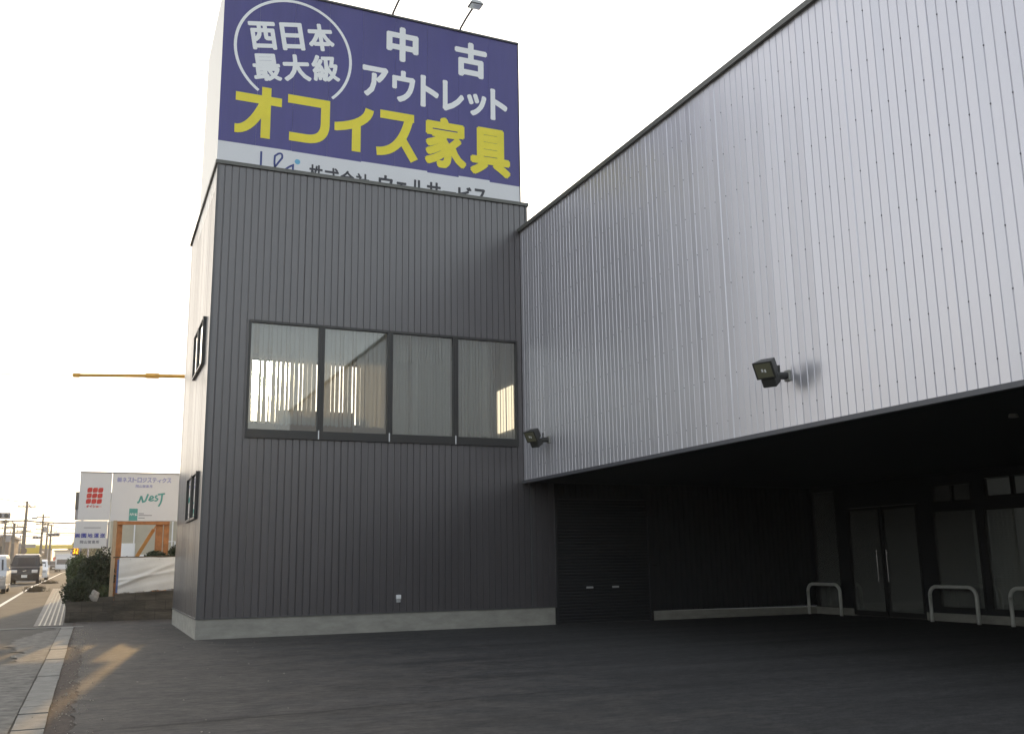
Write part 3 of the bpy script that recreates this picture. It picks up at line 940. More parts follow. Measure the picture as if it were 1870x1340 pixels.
# floodlights on the silver wall
def floodlight(y, z, label):
    t = thing('floodlight', label, 'floodlight', (SX, y, z), 'floodlights on the silver wall')
    x = SX-.002
    bm = bmesh.new(); box(bm, x-.04, x, y-.07, y+.07, z-.09, z+.09); bevel_all(bm, .01); mesh_obj('wall_plate', bm, M['lamp_grey'], t)
    bm = bmesh.new(); tube(bm, [(x-.16, y+.03, z+.02), (x-.16, y+.03, z+.17)], .022, 8); tube(bm, [(x-.03, y, z), (x-.16, y, z-.01), (x-.36, y, z-.06)], .062, 10); mesh_obj('arm', bm, M['lamp_body'], t)
    # head: housing with a glass front that looks out and down to the lot
    mt = Matrix.Translation((x-.40, y-.02, z+.0)) @ Matrix.Rotation(R(26), 4, 'Z') @ Matrix.Rotation(R(-32), 4, 'Y')
    bm = bmesh.new()
    v = box(bm, -.13, .13, -.17, .17, -.03, .27)
    for q in v:
        if q.co.x > 0: q.co.y *= .7; q.co.z = .12+(q.co.z-.12)*.7
    bevel_all(bm, .012, 2)
    for q in bm.verts: q.co = mt @ q.co
    mesh_obj('lamp_head', bm, M['lamp_body'], t)
    bm = bmesh.new()
    box(bm, -.134, -.131, -.135, .135, .0, .24)
    for q in bm.verts: q.co = mt @ q.co
    l = mesh_obj('lens', bm, principled('lens_olive', (.16, .155, .10), .3), t)
    bm = bmesh.new()
    box(bm, -.139, -.135, -.035, -.008, .09, .14); box(bm, -.139, -.135, .012, .04, .10, .15)
    for q in bm.verts: q.co = mt @ q.co
    mesh_obj('bulb', bm, M['letter_white'], l)
    bm = bmesh.new()
    box(bm, -.11, .10, -.12, .12, -.19, -.035); bevel_all(bm, .015)
    for q in bm.verts: q.co = mt @ q.co
    mesh_obj('ballast_box', bm, M['lamp_body'], t)
floodlight(-10.74, 4.50, 'near black floodlight high on the silver wall, bigger in view')
floodlight(-1.62, 4.55, 'far black floodlight on the silver wall beside the dark building')

# U-shaped barriers
def barrier(y0, y1, label):
    t = thing('barrier', label, 'barrier', (16.95, (y0+y1)/2, 0), 'white hoop barriers before the entrance')
    r = .22; H = .85; x = 16.95
    p = [(x, y0, -.05), (x, y0, H-r)] + [tuple(q) for q in arc_pts((x, y0-r, H-r), r, 0, math.pi/2, 8, (0, 1, 0), (0, 0, 1))] + [tuple(q) for q in arc_pts((x, y1+r, H-r), r, math.pi/2, math.pi, 8, (0, 1, 0), (0, 0, 1))] + [(x, y1, H-r), (x, y1, -.05)]
    bm = bmesh.new(); tube(bm, p, .045, 12)
    mesh_obj('hoop', bm, M['barrier'], t, smooth=True)
barrier(-.07, -1.40, 'white hoop barrier beside the notice window, left of the glass door')
barrier(-4.60, -6.0, 'white hoop barrier in front of the window with horizontal blinds')
barrier(-6.93, -8.35, 'white hoop barrier cut off by the right edge of the photo')

# ================================================================== NEIGHBOUR'S PLOT
M['block'] = principled('weathered_block_wall', (.085, .076, .062), .95, var=.55, vscale=2.4, stretch=(.5, 1, 2.2), bump=.010, bscale=18)
def courses(m):
    t = m.node_tree; b = t.nodes['Principled BSDF']
    c = t.nodes.new('ShaderNodeTexCoord'); mp = t.nodes.new('ShaderNodeMapping'); mp.inputs['Rotation'].default_value = (R(-90), 0, 0)
    t.links.new(c.outputs['Object'], mp.inputs[0])
    br_ = t.nodes.new('ShaderNodeTexBrick'); br_.inputs['Scale'].default_value = 1; br_.inputs['Brick Width'].default_value = .6; br_.inputs['Row Height'].default_value = .30
    br_.inputs['Mortar Size'].default_value = .008; br_.inputs['Color1'].default_value = (1, 1, 1, 1); br_.inputs['Color2'].default_value = (.72, .72, .72, 1); br_.inputs['Mortar'].default_value = (.45, .45, .45, 1)
    t.links.new(mp.outputs[0], br_.inputs['Vector'])
    mu = t.nodes.new('ShaderNodeMixRGB'); mu.blend_type = 'MULTIPLY'; mu.inputs[0].default_value = 1
    src = b.inputs['Base Color'].links[0].from_socket
    t.links.new(src, mu.inputs[1]); t.links.new(br_.outputs[0], mu.inputs[2]); t.links.new(mu.outputs[0], b.inputs['Base Color'])
courses(M['block'])
M['orange_steel'] = principled('rusty_orange_steel', (.42, .17, .055), .65, var=.3, vscale=5)
M['timber'] = principled('pale_timber', (.50, .37, .24), .8, var=.2, vscale=4, stretch=(4, 4, .5))
M['beige'] = principled('beige_siding', (.50, .46, .36), .7, var=.05, vscale=2)
M['teal'] = principled('teal_paint', (.10, .36, .33), .5)
M['red'] = principled('red_paint', (.62, .05, .04), .5)
M['lavender'] = principled('lavender_paint', (.36, .37, .60), .5)
M['mid_blue'] = principled('blue_paint', (.07, .08, .38), .5)
M['grey_paint'] = principled('grey_paint', (.30, .30, .33), .5)
M['leaf_dark'] = principled('leaf_dark', (.030, .045, .018), .6, var=.6, vscale=5, spec=.3)
M['leaf_mid'] = principled('leaf_mid', (.055, .080, .025), .6, var=.6, vscale=5, spec=.3)
M['twig'] = principled('twig', (.09, .06, .035), .9)
M['rock'] = principled('pale_rock', (.40, .37, .33), .95, var=.3, vscale=6, bump=.01, bscale=15)
M['blue_tarp'] = principled('blue_sheet', (.10, .16, .36), .5)
M['tarp'] = principled('white_tarpaulin', (.72, .71, .68), .38, var=.06, vscale=3)

wall = thing('block_wall', 'weathered grey block wall under the white tarpaulin and the shrubs', 'wall', (0, 9.75, 0))
bm = bmesh.new()
prism(bm, [(-1.5, -.1), (9.0, -.1), (9.0, 1.3), (-1.5, .80)], 9.66, 9.85)
mesh_obj('wall_panel', bm, M['block'], wall)
bm = bmesh.new()
prism(bm, [(-2.84, -.1), (-1.506, -.1), (-1.506, .60), (-2.84, .60)], 9.64, 9.83)
ys = [9.84, 15, 20, 30, 40]
for a, b in zip(ys, ys[1:]):
    v = box(bm, -2.84, -2.68, a+.001, b, -.1, .6)
    for q in v:
        q.co.z = (.6 if q.co.z > 0 else -.1)+zg(q.co.y)
mesh_obj('wall_base', bm, M['block'], wall)
bm = bmesh.new()
prism(bm, [(-1.98, .602), (-1.52, .602), (-1.50, .74), (-1.94, .72)], 9.66, 9.80)
mesh_obj('loose_block', bm, M['block'], wall)
structure(sheet('planting_bed', -2.68, 9, [9.86, 12, 20, 40], .5, M['earth']))

# tarpaulin with wrinkles, laced along its lower edge
tp = thing('tarpaulin', 'creased white tarpaulin hung above the block wall, blue along its left edge', 'tarpaulin', (-.6, 9.6, .85))
def cloth(x0, x1, zb, zt, y0, nx, nz, amp=1.):
    bm = bmesh.new()
    g = []
    for i in range(nx+1):
        col = []
        for k in range(nz+1):
            u, w = i/nx, k/nz
            x = x0+(x1-x0)*u
            zlo = zb(x); zhi = zt(x)
            z = zlo+(zhi-zlo)*w
            t = (z-1.05) - .42*(x+1.35)
            f_ = max(0, 1-abs(t-.02)/.10)*max(0, 1.15-.6*(x+1.4))
            f2 = max(0, 1-abs((z-1.22)-.16*(x+1.35))/.07)*max(0, 1-.35*(x+1.3))
            a = (.055*f_ + .035*f2 + .012*math.sin(7*t+1.3*x) + .010*math.sin(5.2*x+1) + .004*math.sin(23*t+5*x))*amp
            a *= min(1, 3*w+.2)*min(1, 3*(1-w)+.2)
            col.append(bm.verts.new((x, y0-.03-a-.02*math.sin(math.pi*w), z)))
        g.append(col)
    for i in range(nx):
        for k in range(nz):
            bm.faces.new((g[i][k], g[i+1][k], g[i+1][k+1], g[i][k+1]))
    return bm
zb = lambda x: .83+.055*(x+1.45)+.012*math.sin(14*x)
zt = lambda x: 1.90+.006*math.sin(9*x)
mesh_obj('sheet', cloth(-1.42, 1.4, zb, zt, 9.64, 90, 40), M['tarp'], tp, smooth=True)
mesh_obj('blue_edge', cloth(-1.475, -1.422, lambda x: .84, lambda x: 1.85, 9.645, 4, 20, .6), M['blue_tarp'], tp, smooth=True)
bm = bmesh.new()
tube(bm, [(-1.6, 9.72, 1.915), (1.6, 9.72, 1.915)], .02, 8)
mesh_obj('rail', bm, M['twig'], tp)
for k in range(6):
    x = -1.1+k*.42
    bm = bmesh.new(); tube(bm, [(x, 9.60, zb(x)+.02), (x+.01, 9.61, zb(x)-.05)], .008, 5); mesh_obj('lace', bm, M['twig'], tp)
    bm = bmesh.new(); tube(bm, [(x, 9.60, zt(x)-.06), (x, 9.68, zt(x)+.02)], .008, 5); mesh_obj('lace', bm, M['twig'], tp)
tpst = thing('timber_post', 'pale weathered timber post between the shrubs and the tarpaulin', 'post', (-1.58, 9.9, .5))
bm = bmesh.new(); box(bm, -1.66, -1.545, 9.87, 9.99, .4, 3.05); bevel_all(bm, .008); mesh_obj('shaft', bm, M['timber'], tpst)

# billboard on orange steel legs
BY = 11.5
bb = thing('billboard', 'white roadside billboard of three panels on orange steel legs with red and teal emblems', 'billboard', (-1.2, 11.6, .5))
def bx(u): return -2.715+(u-148)/58.9
def bz(v): return 4.665-(v-863)/56.2
for (x0, x1, z0, z1) in ((bx(148), bx(205)-.008, bz(949.5), bz(863)), (bx(205)+.008, .46, bz(951), bz(863)), (bx(144.5), bx(202), bz(1000), bz(950.5))):
    bm = bmesh.new(); box(bm, x0, x1, BY, BY+.10, z0, z1); bevel_all(bm, .006); mesh_obj('panel', bm, M['sign_white'], bb)
bm = bmesh.new()
box(bm, bx(148)-.02, .48, BY-.02, BY+.12, bz(863)+.003, bz(863)+.035)
box(bm, bx(202)+.01, bx(205)-.0, BY+.02, BY+.1, bz(1000), bz(952))
mesh_obj('edging', bm, M['grey_paint'], bb)
for x0, x1, y0 in ((-1.56, -1.34, BY+.11), (-.30, -.08, BY+.11), (-.045, .12, BY+.06)):
    bm = bmesh.new()
    box(bm, x0, x1, y0, y0+.02, .4, 3.12); box(bm, x0, x1, y0+.16, y0+.18, .4, 3.12); box(bm, (x0+x1)/2-.012, (x0+x1)/2+.012, y0+.02, y0+.16, .4, 3.12)
    mesh_obj('leg', bm, M['orange_steel'], bb)
bm = bmesh.new(); box(bm, -1.6, .12, BY+.0, BY+.10, 2.985, 3.09); mesh_obj('beam', bm, M['orange_steel'], bb)
bm = bmesh.new()
d = Vector((.52, 0, .95)).normalized()
p = Vector((-.83, BY+.5, 1.95)); n = Vector((-d.z, 0, d.x))*.06
for yy in (0, .06): pass
pts = [p-n, p+n, p+n+d*1.02, p-n*.9+d*1.02]
prism(bm, [(q.x, q.z) for q in pts], BY+.5, BY+.58)
tube(bm, [p+d*1.0+Vector((0, .04, 0)), p+d*1.35+Vector((0, .04, 0))], .022, 6)
mesh_obj('brace', bm, principled('ochre_steel', (.50, .25, .06), .6, var=.2, vscale=4), bb)
N_ = (0, -1, 0)
fy = BY-.004
eb = bmesh.new()
for i in range(3):
    for k in range(3):
        cx_, cz_ = bx(166.2+9.6*i - .6*k), bz(894.8+10.2*k)
        w_, h_ = .075, .078
        pts = []
        for (sx, sz, rr) in ((-1, -1, .02), (1, -1, .06), (1, 1, .02), (-1, 1, .06)):
            c0 = Vector((cx_+sx*(w_-rr), fy, cz_+sz*(h_-rr)))
            a0_ = {(-1, -1): 180, (1, -1): 270, (1, 1): 0, (-1, 1): 90}[(sx, sz)]
            pts += [c0+Vector((rr*math.cos(R(a0_+22.5*t)), 0, rr*math.sin(R(a0_+22.5*t)))) for t in range(5)]
        eb.faces.new([eb.verts.new(q) for q in pts])
for i, ch in enumerate('ダイショー'):
    put_text(eb, ch, (bx(161.8+5.6*i), fy, bz(926.8)+(.03 if ch == 'ー' else 0)), UX, UZ, .08, .012 if ch == 'ー' else (.062 if ch == 'ョ' else .085), .004, .0003, 4)
mesh_obj('emblem', eb, M['red'], bb)
tb = bmesh.new()
for i, ch in enumerate('㈱ネストロジスティクス'):
    put_text(tb, ch, (bx(214+9.15*i), fy, bz(879.5)), UX, UZ, .138, .165 if ch != 'ィ' else .12, .007, .0003, 6)
mesh_obj('lettering', tb, M['lavender'], bb)
tb = bmesh.new()
for i, ch in enumerate('岡山営業所'):
    put_text(tb, ch, (bx(248+6.4*i), fy, bz(889)), UX, UZ, .095, .095, .003, .0003, 4)
mesh_obj('lettering', tb, M['lavender'], bb)
nb = bmesh.new()
PN = (bx(252), fy, bz(925)); k_ = 1/58.9
def nst(pts, w=3.4, lift=0.): stroke(nb, [(p[0]*k_, p[1]*k_) for p in pts], w*k_, PN, UX, UZ, Vector(N_), lift)
nst([(0.5, 8.5)]+bez((3, 9), (5, 12), (7, 20), 5)+[(8, 20), (11, 10), (14, 11)]+bez((16, 13), (18, 20), (20, 25.5), 5))
nst([(23, 15), (28, 17)]+bez((30, 19), (27, 23), (24.5, 20), 5)+bez((22, 14), (25, 11), (31, 14), 6), 2.8, .0006)
nst(bez((37.5, 22), (33, 23), (34, 18.5), 5)+bez((38, 16), (37, 11), (32, 13), 6), 2.8, .0012)
nst([(38, 24.5), (51, 26.5)], 3.2, .0018)
nst([(46, 26)]+bez((45.5, 18), (45, 8), (40, 1.5), 8), 3.2, .0024)
mesh_obj('lettering', nb, M['teal'], bb)
bm = bmesh.new(); box(bm, bx(239), bx(254.5), fy-.002, fy+.003, bz(950), bz(928)); tq = mesh_obj('emblem', bm, M['teal'], bb)
bm = bmesh.new()
for i, ch in enumerate('トッぷ'[:2]+'25'):
    pass
stroke(bm, [(0, 0), (.03, .07), (.06, .0), (.09, .07), (.12, .01)], .02, (bx(240.5), fy-.0035, bz(940.5)), UX, UZ, Vector(N_))
stroke(bm, [(.0, .05), (.06, .06), (.03, .0), (.09, .01)], .02, (bx(248.5), fy-.0035, bz(940.5)), UX, UZ, Vector(N_))
mesh_obj('emblem_mark', bm, M['letter_white'], bb)
bm = bmesh.new()
for u0, u1, v in ((256.5, 266, 937), (256.5, 281, 940.2), (256.5, 268, 945)):
    quad(bm, ((bx(u0), fy, bz(v+.9)), (bx(u1), fy, bz(v+.9)), (bx(u1), fy, bz(v-.6)), (bx(u0), fy, bz(v-.6))))
mesh_obj('fine_print', bm, M['grey_paint'], bb)
bm = bmesh.new()
quad(bm, ((bx(160), fy, bz(963.8)), (bx(190), fy, bz(963.8)), (bx(190), fy, bz(962.6)), (bx(160), fy, bz(962.6))))
mesh_obj('fine_print', bm, M['grey_paint'], bb)
tb2 = bmesh.new()
for i, ch in enumerate('㈱園地運送'):
    put_text(tb2, ch, (bx(145.5+11*i), fy, bz(981.2)), UX, UZ, .155, .145, .005, .0003, 6)
mesh_obj('lettering', tb2, M['mid_blue'], bb)
tb3 = bmesh.new()
for i, ch in enumerate('岡山営業所'):
    put_text(tb3, ch, (bx(155+7*i), fy, bz(991.5)), UX, UZ, .10, .10, .005, .0003, 4)
mesh_obj('lettering', tb3, M['grey_paint'], bb)

# shrubs: thousands of small leaf faces spread through uneven lobes on twigs
def shrub(name, label, cat, lobes, n, mat, leaf=.035, base=.5, seed=1, group=None):
    rs_ = random.Random(seed)
    c = lobes[0][:3]
    t = thing(name, label, cat, (c[0], c[1], base), group)
    bm = bmesh.new()
    tot = sum(l[3]*l[4]*l[5] for l in lobes)
    for (x, y, z, rx, ry, rz) in lobes:
        k = int(n*rx*ry*rz/tot)
        bumps = [(Vector((rs_.gauss(0, 1), rs_.gauss(0, 1), rs_.gauss(0, 1))).normalized(), rs_.uniform(-.42, .38)) for _ in range(26)]
        for _ in range(k):
            d = Vector((rs_.gauss(0, 1), rs_.gauss(0, 1), rs_.gauss(0, 1))).normalized()
            rr = rs_.random()**.38
            f = max(.35, 1+sum(a*max(0, d.dot(b))**9 for b, a in bumps))
            p = Vector((x+d.x*rx*rr*f, y+d.y*ry*rr*f, z+d.z*rz*rr*f))
            a = Vector((rs_.gauss(0, 1), rs_.gauss(0, 1), rs_.gauss(0, 1)+.3)).normalized()
            b = a.cross(Vector((rs_.gauss(0, 1), rs_.gauss(0, 1), rs_.gauss(0, 1)))).normalized()
            s = leaf*rs_.uniform(.6, 1.4)
            bm.faces.new([bm.verts.new(p+q) for q in (a*s, b*s*.5, -a*s, -b*s*.5)])
    mesh_obj('foliage', bm, mat, t, recalc=False)
    bm = bmesh.new()
    for (x, y, z, rx, ry, rz) in lobes:
        for _ in range(4):
            tube(bm, [(x+rs_.uniform(-.1, .1), y+rs_.uniform(-.1, .1), base), (x+rs_.uniform(-.2, .2)*rx, y+rs_.uniform(-.2, .2)*ry, z), (x+rs_.uniform(-.7, .7)*rx, y+rs_.uniform(-.7, .7)*ry, z+rz*.7)], .018, 5, .006)
    mesh_obj('branches', bm, M['twig'], t)
    return t
SHG = 'shrubs on the block wall'
shrub('shrub', 'tall dark clipped shrub behind the pale timber post', 'shrub', [(-2.0, 10.7, 1.35, .45, .45, .72), (-1.85, 10.6, 1.75, .36, .35, .36), (-2.3, 10.8, 1.5, .30, .4, .5), (-1.75, 10.65, 1.35, .22, .3, .6)], 11000, M['leaf_dark'], .040, .45, 3, SHG)
shrub('shrub', 'low rounded dark shrub spilling over the wall corner by the pavement', 'shrub', [(-2.52, 10.2, .98, .40, .36, .42), (-2.2, 10.1, .92, .30, .28, .34), (-2.68, 10.3, .82, .30, .32, .34), (-2.45, 10.3, 1.2, .24, .25, .25)], 8500, M['leaf_dark'], .040, .45, 4, SHG)
shrub('shrub', 'narrow mid green shrub behind the low corner shrub', 'shrub', [(-2.62, 12.2, 1.45, .33, .6, .62), (-2.66, 13.2, 1.4, .3, .6, .6)], 8000, M['leaf_mid'], .034, .5, 5, SHG)
shrub('shrub', 'small sparse shrub beside the pale rock', 'shrub', [(-1.78, 10.0, .88, .22, .16, .22)], 2200, M['leaf_mid'], .028, .5, 6, SHG)
shrub('hedge', 'row of dark foliage peeping over the tarpaulin between the orange legs', 'hedge', [(-1.15, 10.6, 1.75, .28, .3, .22), (-.3, 10.6, 1.85, .42, .3, .28), (.32, 10.6, 1.95, .3, .3, .46)], 6500, M['leaf_dark'], .034, .6, 8)  # last lobe raised to break up the strip of sunlight
rk_ = bmesh.new()
bmesh.ops.create_icosphere(rk_, subdivisions=3, radius=.16, matrix=Matrix.Translation((-2.06, 9.86, .76)) @ Matrix.Diagonal((.9, .6, 1.1, 1)))
for v in rk_.verts: v.co += Vector((math.sin(31*v.co.z), 0, math.cos(27*v.co.x)))*.02
tag(mesh_obj('rock', rk_, M['rock'], None), 'pale upright stone among the shrubs on the block wall', 'rock')

# beige building behind the billboard
bg_ = thing('beige_building', 'beige sided building with white window frames behind the billboard', 'building', (3, 30, .5))
bm = bmesh.new(); box(bm, -1.45, 9, 28, 36, .3, 5.0); mesh_obj('wall', bm, M['beige'], bg_)
bm = bmesh.new(); box(bm, -1.6, 9.2, 27.8, 36.2, 5.001, 5.15); mesh_obj('roof', bm, M['grey_paint'], bg_)
for x0, x1, z0, z1 in ((-1.1, -.30, 2.0, 2.75), (-.2, 1.1, 1.9, 2.2)):
    bm = bmesh.new(); box(bm, x0, x1, 27.96, 27.998, z0, z1); mesh_obj('white_panel', bm, M['letter_white'], bg_)
for x in (-.37, 1.02, 1.38):
    bm = bmesh.new(); box(bm, x-.03, x+.03, 27.9, 27.955, 1.0, 4.8); mesh_obj('downpipe', bm, M['letter_white'], bg_)
bm = bmesh.new(); tube(bm, [(1.05, 27.6, 2.8), (1.5, 27.6, 2.82), (1.5, 27.6, 1.2)], .03, 6); mesh_obj('pipe_rail', bm, M['letter_white'], bg_)

# narrow sign seen edge-on past the billboard, and the amber sign
ns = thing('side_sign', 'narrow dark projecting sign seen edge-on just left of the billboard', 'sign', (-2.75, 14, .6))
bm = bmesh.new(); box(bm, -2.86, -2.70, 14, 14.9, 3.62, 4.21); mesh_obj('dark_panel', bm, M['dark_trim'], ns)
bm = bmesh.new(); box(bm, -2.85, -2.72, 14, 14.8, 3.28, 3.60); mesh_obj('pale_panel', bm, M['grey_paint'], ns)
bm = bmesh.new(); tube(bm, [(-2.6, 14.5, .5), (-2.6, 14.5, 4.3)], .04, 8); mesh_obj('pole', bm, M['grey_paint'], ns)
am = thing('amber_sign', 'small black and amber roadside sign below the narrow dark sign', 'sign', (-2.72, 18, .6))
bm = bmesh.new(); box(bm, -2.90, -2.58, 18, 18.06, 2.08, 2.46); mesh_obj('board', bm, principled('amber_board_black', (.05, .03, .01), .5), am)
bm = bmesh.new(); box(bm, -2.88, -2.74, 18, 18.05, 2.47, 2.78); mesh_obj('board', bm, principled('amber_yellow', (.55, .38, .03), .5), am)
M['amber'] = emissive('amber_lamp', (1, .42, .02), .35)
bm = bmesh.new()
for i, ch in enumerate('320'):
    put_text(bm, ch, (-2.885+.1*i, 17.992, 2.14), UX, UZ, .085, .26, .01, .0003, 6)
mesh_obj('digits', bm, M['amber'], am)
bm = bmesh.new(); tube(bm, [(-2.74, 18.03, .6), (-2.74, 18.03, 2.08)], .035, 8); mesh_obj('pole', bm, M['grey_paint'], am)

# yellow boom sticking out from behind the tower
M['boom'] = principled('boom_yellow', (.62, .34, .05), .5, var=.12, vscale=5)
bo = thing('signal_mast', 'long ochre yellow boom reaching out over the street from behind the dark building', 'mast', (1.9, 16, .5))
bm = bmesh.new()
tube(bm, [(1.9, 16, 8.93), (-.2, 16, 8.85), (-3.1, 16, 8.70)], .085, 10, .06)
mesh_obj('arm', bm, M['boom'], bo, smooth=True)
bm = bmesh.new(); tube(bm, [(-.75, 16, 8.825), (-.25, 16, 8.845)], .105, 10); mesh_obj('collar', bm, M['boom'], bo)
bm = bmesh.new(); tube(bm, [(-3.30, 16, 8.69), (-3.05, 16, 8.70)], .085, 10); mesh_obj('end_cap', bm, M['boom'], bo)
bm = bmesh.new(); tube(bm, [(1.9, 16, .5), (1.9, 16, 9.3)], .13, 12, .09); mesh_obj('pole', bm, M['boom'], bo)
bm = bmesh.new(); tube(bm, [(-3.3, 16, 8.69), (-7, 16.5, 8.62), (-16, 17, 8.9)], .018, 5); mesh_obj('wire', bm, M['grey_paint'], bo)

# ================================================================== STREET
M['car_black'] = principled('car_paint_black', (.010, .010, .014), .3, .0, .35, coat=.15)
M['car_silver'] = principled('car_paint_silver', (.48, .49, .50), .3, .5, .5, coat=.5)
M['car_white'] = principled('car_paint_white', (.66, .66, .67), .3, .0, .5, coat=.5)
M['car_glass'] = principled('car_glass', (.03, .035, .04), .08, 0, .6)
M['tyre'] = principled('tyre_rubber', (.02, .02, .02), .9)
M['headlight'] = principled('headlight_glass', (.62, .63, .65), .12, .3, .6)
M['plate'] = principled('number_plate', (.72, .72, .68), .5)
M['pole'] = principled('concrete_pole', (.17, .155, .14), .9)
M['wire'] = principled('cable_black', (.05, .045, .045), .7)
M['stucco'] = principled('stucco_brown', (.20, .155, .13), .9, var=.2, vscale=1)
M['stucco2'] = principled('stucco_grey', (.30, .29, .28), .9, var=.15, vscale=1)
M['yellow_board'] = principled('yellow_fascia', (.68, .52, .06), .5)
M['win_dark'] = principled('dark_window', (.05, .055, .06), .15)

def vehicle(name, label, cx, y, w, prof, belt, mat, glass_front, wheels, r_w, head_z, group='cars on the street'):
    """prof: side outline (distance behind the nose, height); front faces the camera (-Y)"""
    z0 = zg(y)
    t = thing(name, label, 'van' if 'van' in label else 'car', (cx, y, z0), group)
    top = max(p[1] for p in prof)
    def hw(z):
        return w/2*(1-.03*max(0, (.45-z)/.45)) if z < belt else w/2 - (w*.10)*((z-belt)/(top-belt))**1.4
    bm = bmesh.new()
    n = len(prof)
    cols = []
    for sx in (-1, -.92, -.55, 0, .55, .92, 1):
        ring = []
        for d, z in prof:
            bow = (.10*abs(sx)**3) if d < 1.2 else 0
            ring.append(bm.verts.new((cx+sx*hw(z), y+d+bow, z0+z)))
        cols.append(ring)
    for a, b in zip(cols, cols[1:]):
        for i in range(n):
            j = (i+1) % n
            bm.faces.new((a[i], a[j], b[j], b[i]))
    bm.faces.new(cols[0][::-1]); bm.faces.new(cols[-1])
    body = mesh_obj('body', bm, mat, t, smooth=False)
    # windscreen and side glass, set just proud of the shell
    (d0, za), (d1, zb_) = glass_front
    bm = bmesh.new()
    nrm = Vector((0, -(zb_-za), (d1-d0))).normalized()*.012
    nrm = Vector((0, -abs(zb_-za), abs(d1-d0))).normalized()*.012
    pts = []
    for sx, d, z in ((-.80, d0, za), (-.5, d0-.0, za-.02), (.5, d0-.0, za-.02), (.80, d0, za), (.82, d1, zb_), (-.82, d1, zb_)):
        pts.append(Vector((cx+sx*hw(z), y+d+.10*abs(sx)**3*(1 if d < 1.2 else 0), z0+z))+nrm)
    bm.faces.new([bm.verts.new(p) for p in pts])
    mesh_obj('windscreen', bm, M['car_glass'], t)
    L = max(p[0] for p in prof)
    for sx in (-1, 1):
        bm = bmesh.new()
        zt = top-.16
        for a, b in ((d1+.05, L*.50), (L*.53, L*.93)):
            q = [Vector((cx+sx*(hw(z)+.006), y+d, z0+z)) for d, z in ((a-.1, belt+.05), (b, belt+.05), (b, zt), (a+.1, zt))]
            bm.faces.new([bm.verts.new(p) for p in q])
        mesh_obj('side_window', bm, M['car_glass'], t)
        for dw in wheels:
            bm = bmesh.new()
            bmesh.ops.create_cone(bm, cap_ends=True, segments=20, radius1=r_w, radius2=r_w, depth=.19, matrix=Matrix.Translation((cx+sx*(w/2-.10), y+dw, z0+r_w)) @ Matrix.Rotation(R(90), 4, 'Y'))
            wl_ = mesh_obj('wheel', bm, M['tyre'], t)
            bm = bmesh.new()
            bmesh.ops.create_cone(bm, cap_ends=True, segments=16, radius1=r_w*.62, radius2=r_w*.55, depth=.03, matrix=Matrix.Translation((cx+sx*(w/2+.002), y+dw, z0+r_w)) @ Matrix.Rotation(R(90*sx), 4, 'Y'))
            mesh_obj('rim', bm, M['chrome'], wl_)
        bm = bmesh.new(); box(bm, cx+sx*w/2*.68-.18, cx+sx*w/2*.68+.16, y-.012, y+.12, z0+head_z-.09, z0+head_z+.10); bevel_all(bm, .035, 2); mesh_obj('headlight', bm, M['headlight'], t)
        bm = bmesh.new(); box(bm, cx+sx*(w/2+.02)-.08, cx+sx*(w/2+.02)+.08, y+d0+.22, y+d0+.32, z0+belt+.0, z0+belt+.16); bevel_all(bm, .025); mesh_obj('mirror', bm, mat, t)
    bm = bmesh.new(); box(bm, cx-.165, cx+.165, y-.03, y-.004, z0+.40, z0+.57); mesh_obj('number_plate', bm, M['plate'], t)
    bm = bmesh.new(); box(bm, cx-w*.30, cx+w*.30, y-.012, y+.05, z0+.25, z0+.36); mesh_obj('air_intake', bm, M['tyre'], t)
    bm = bmesh.new(); box(bm, cx-.10, cx+.10, y-.014, y+.04, z0+head_z+.02, z0+head_z+.06); mesh_obj('emblem', bm, M['chrome'], t)
VAN = [(.04, .22), (.0, .35), (.0, .60), (.04, .80), (.16, 1.0), (.55, 1.10), (1.05, 1.66), (1.35, 1.82), (2.4, 1.88), (3.6, 1.84), (3.95, 1.62), (4.12, 1.0), (4.12, .35), (4.0, .22)]
KEI = [(.03, .22), (.0, .35), (.0, .60), (.03, .82), (.10, .98), (.24, 1.08), (.62, 1.66), (.85, 1.82), (1.9, 1.88), (3.0, 1.86), (3.3, 1.7), (3.38, 1.0), (3.38, .35), (3.3, .22)]
HAT = [(.04, .2), (.0, .33), (.0, .52), (.05, .68), (.25, .82), (.85, .95), (1.45, 1.36), (1.8, 1.5), (2.4, 1.53), (3.2, 1.46), (3.6, 1.1), (3.7, .8), (3.7, .3), (3.6, .2)]
vehicle('parked_van', 'black compact van facing us with white number plate behind the silver van', -6.02, 46, 1.70, VAN, 1.10, M['car_black'], ((.59, 1.14), (1.03, 1.63)), (.75, 3.3), .31, .78)
vehicle('parked_van', 'silver small van cut off by the left edge of the photo', -6.74, 31, 1.48, KEI, 1.08, M['car_silver'], ((.27, 1.12), (.60, 1.63)), (.6, 2.7), .28, .78)
vehicle('parked_car', 'pale hatchback half hidden behind the black van', -5.95, 58, 1.60, HAT, .93, M['car_white'], ((.90, .98), (1.43, 1.34)), (.7, 2.95), .29, .66)
vehicle('distant_car', 'tiny dark car far down the street left of the white truck', -7.0, 130, 1.7, HAT, .93, M['car_black'], ((.90, .98), (1.43, 1.34)), (.7, 2.95), .29, .66)

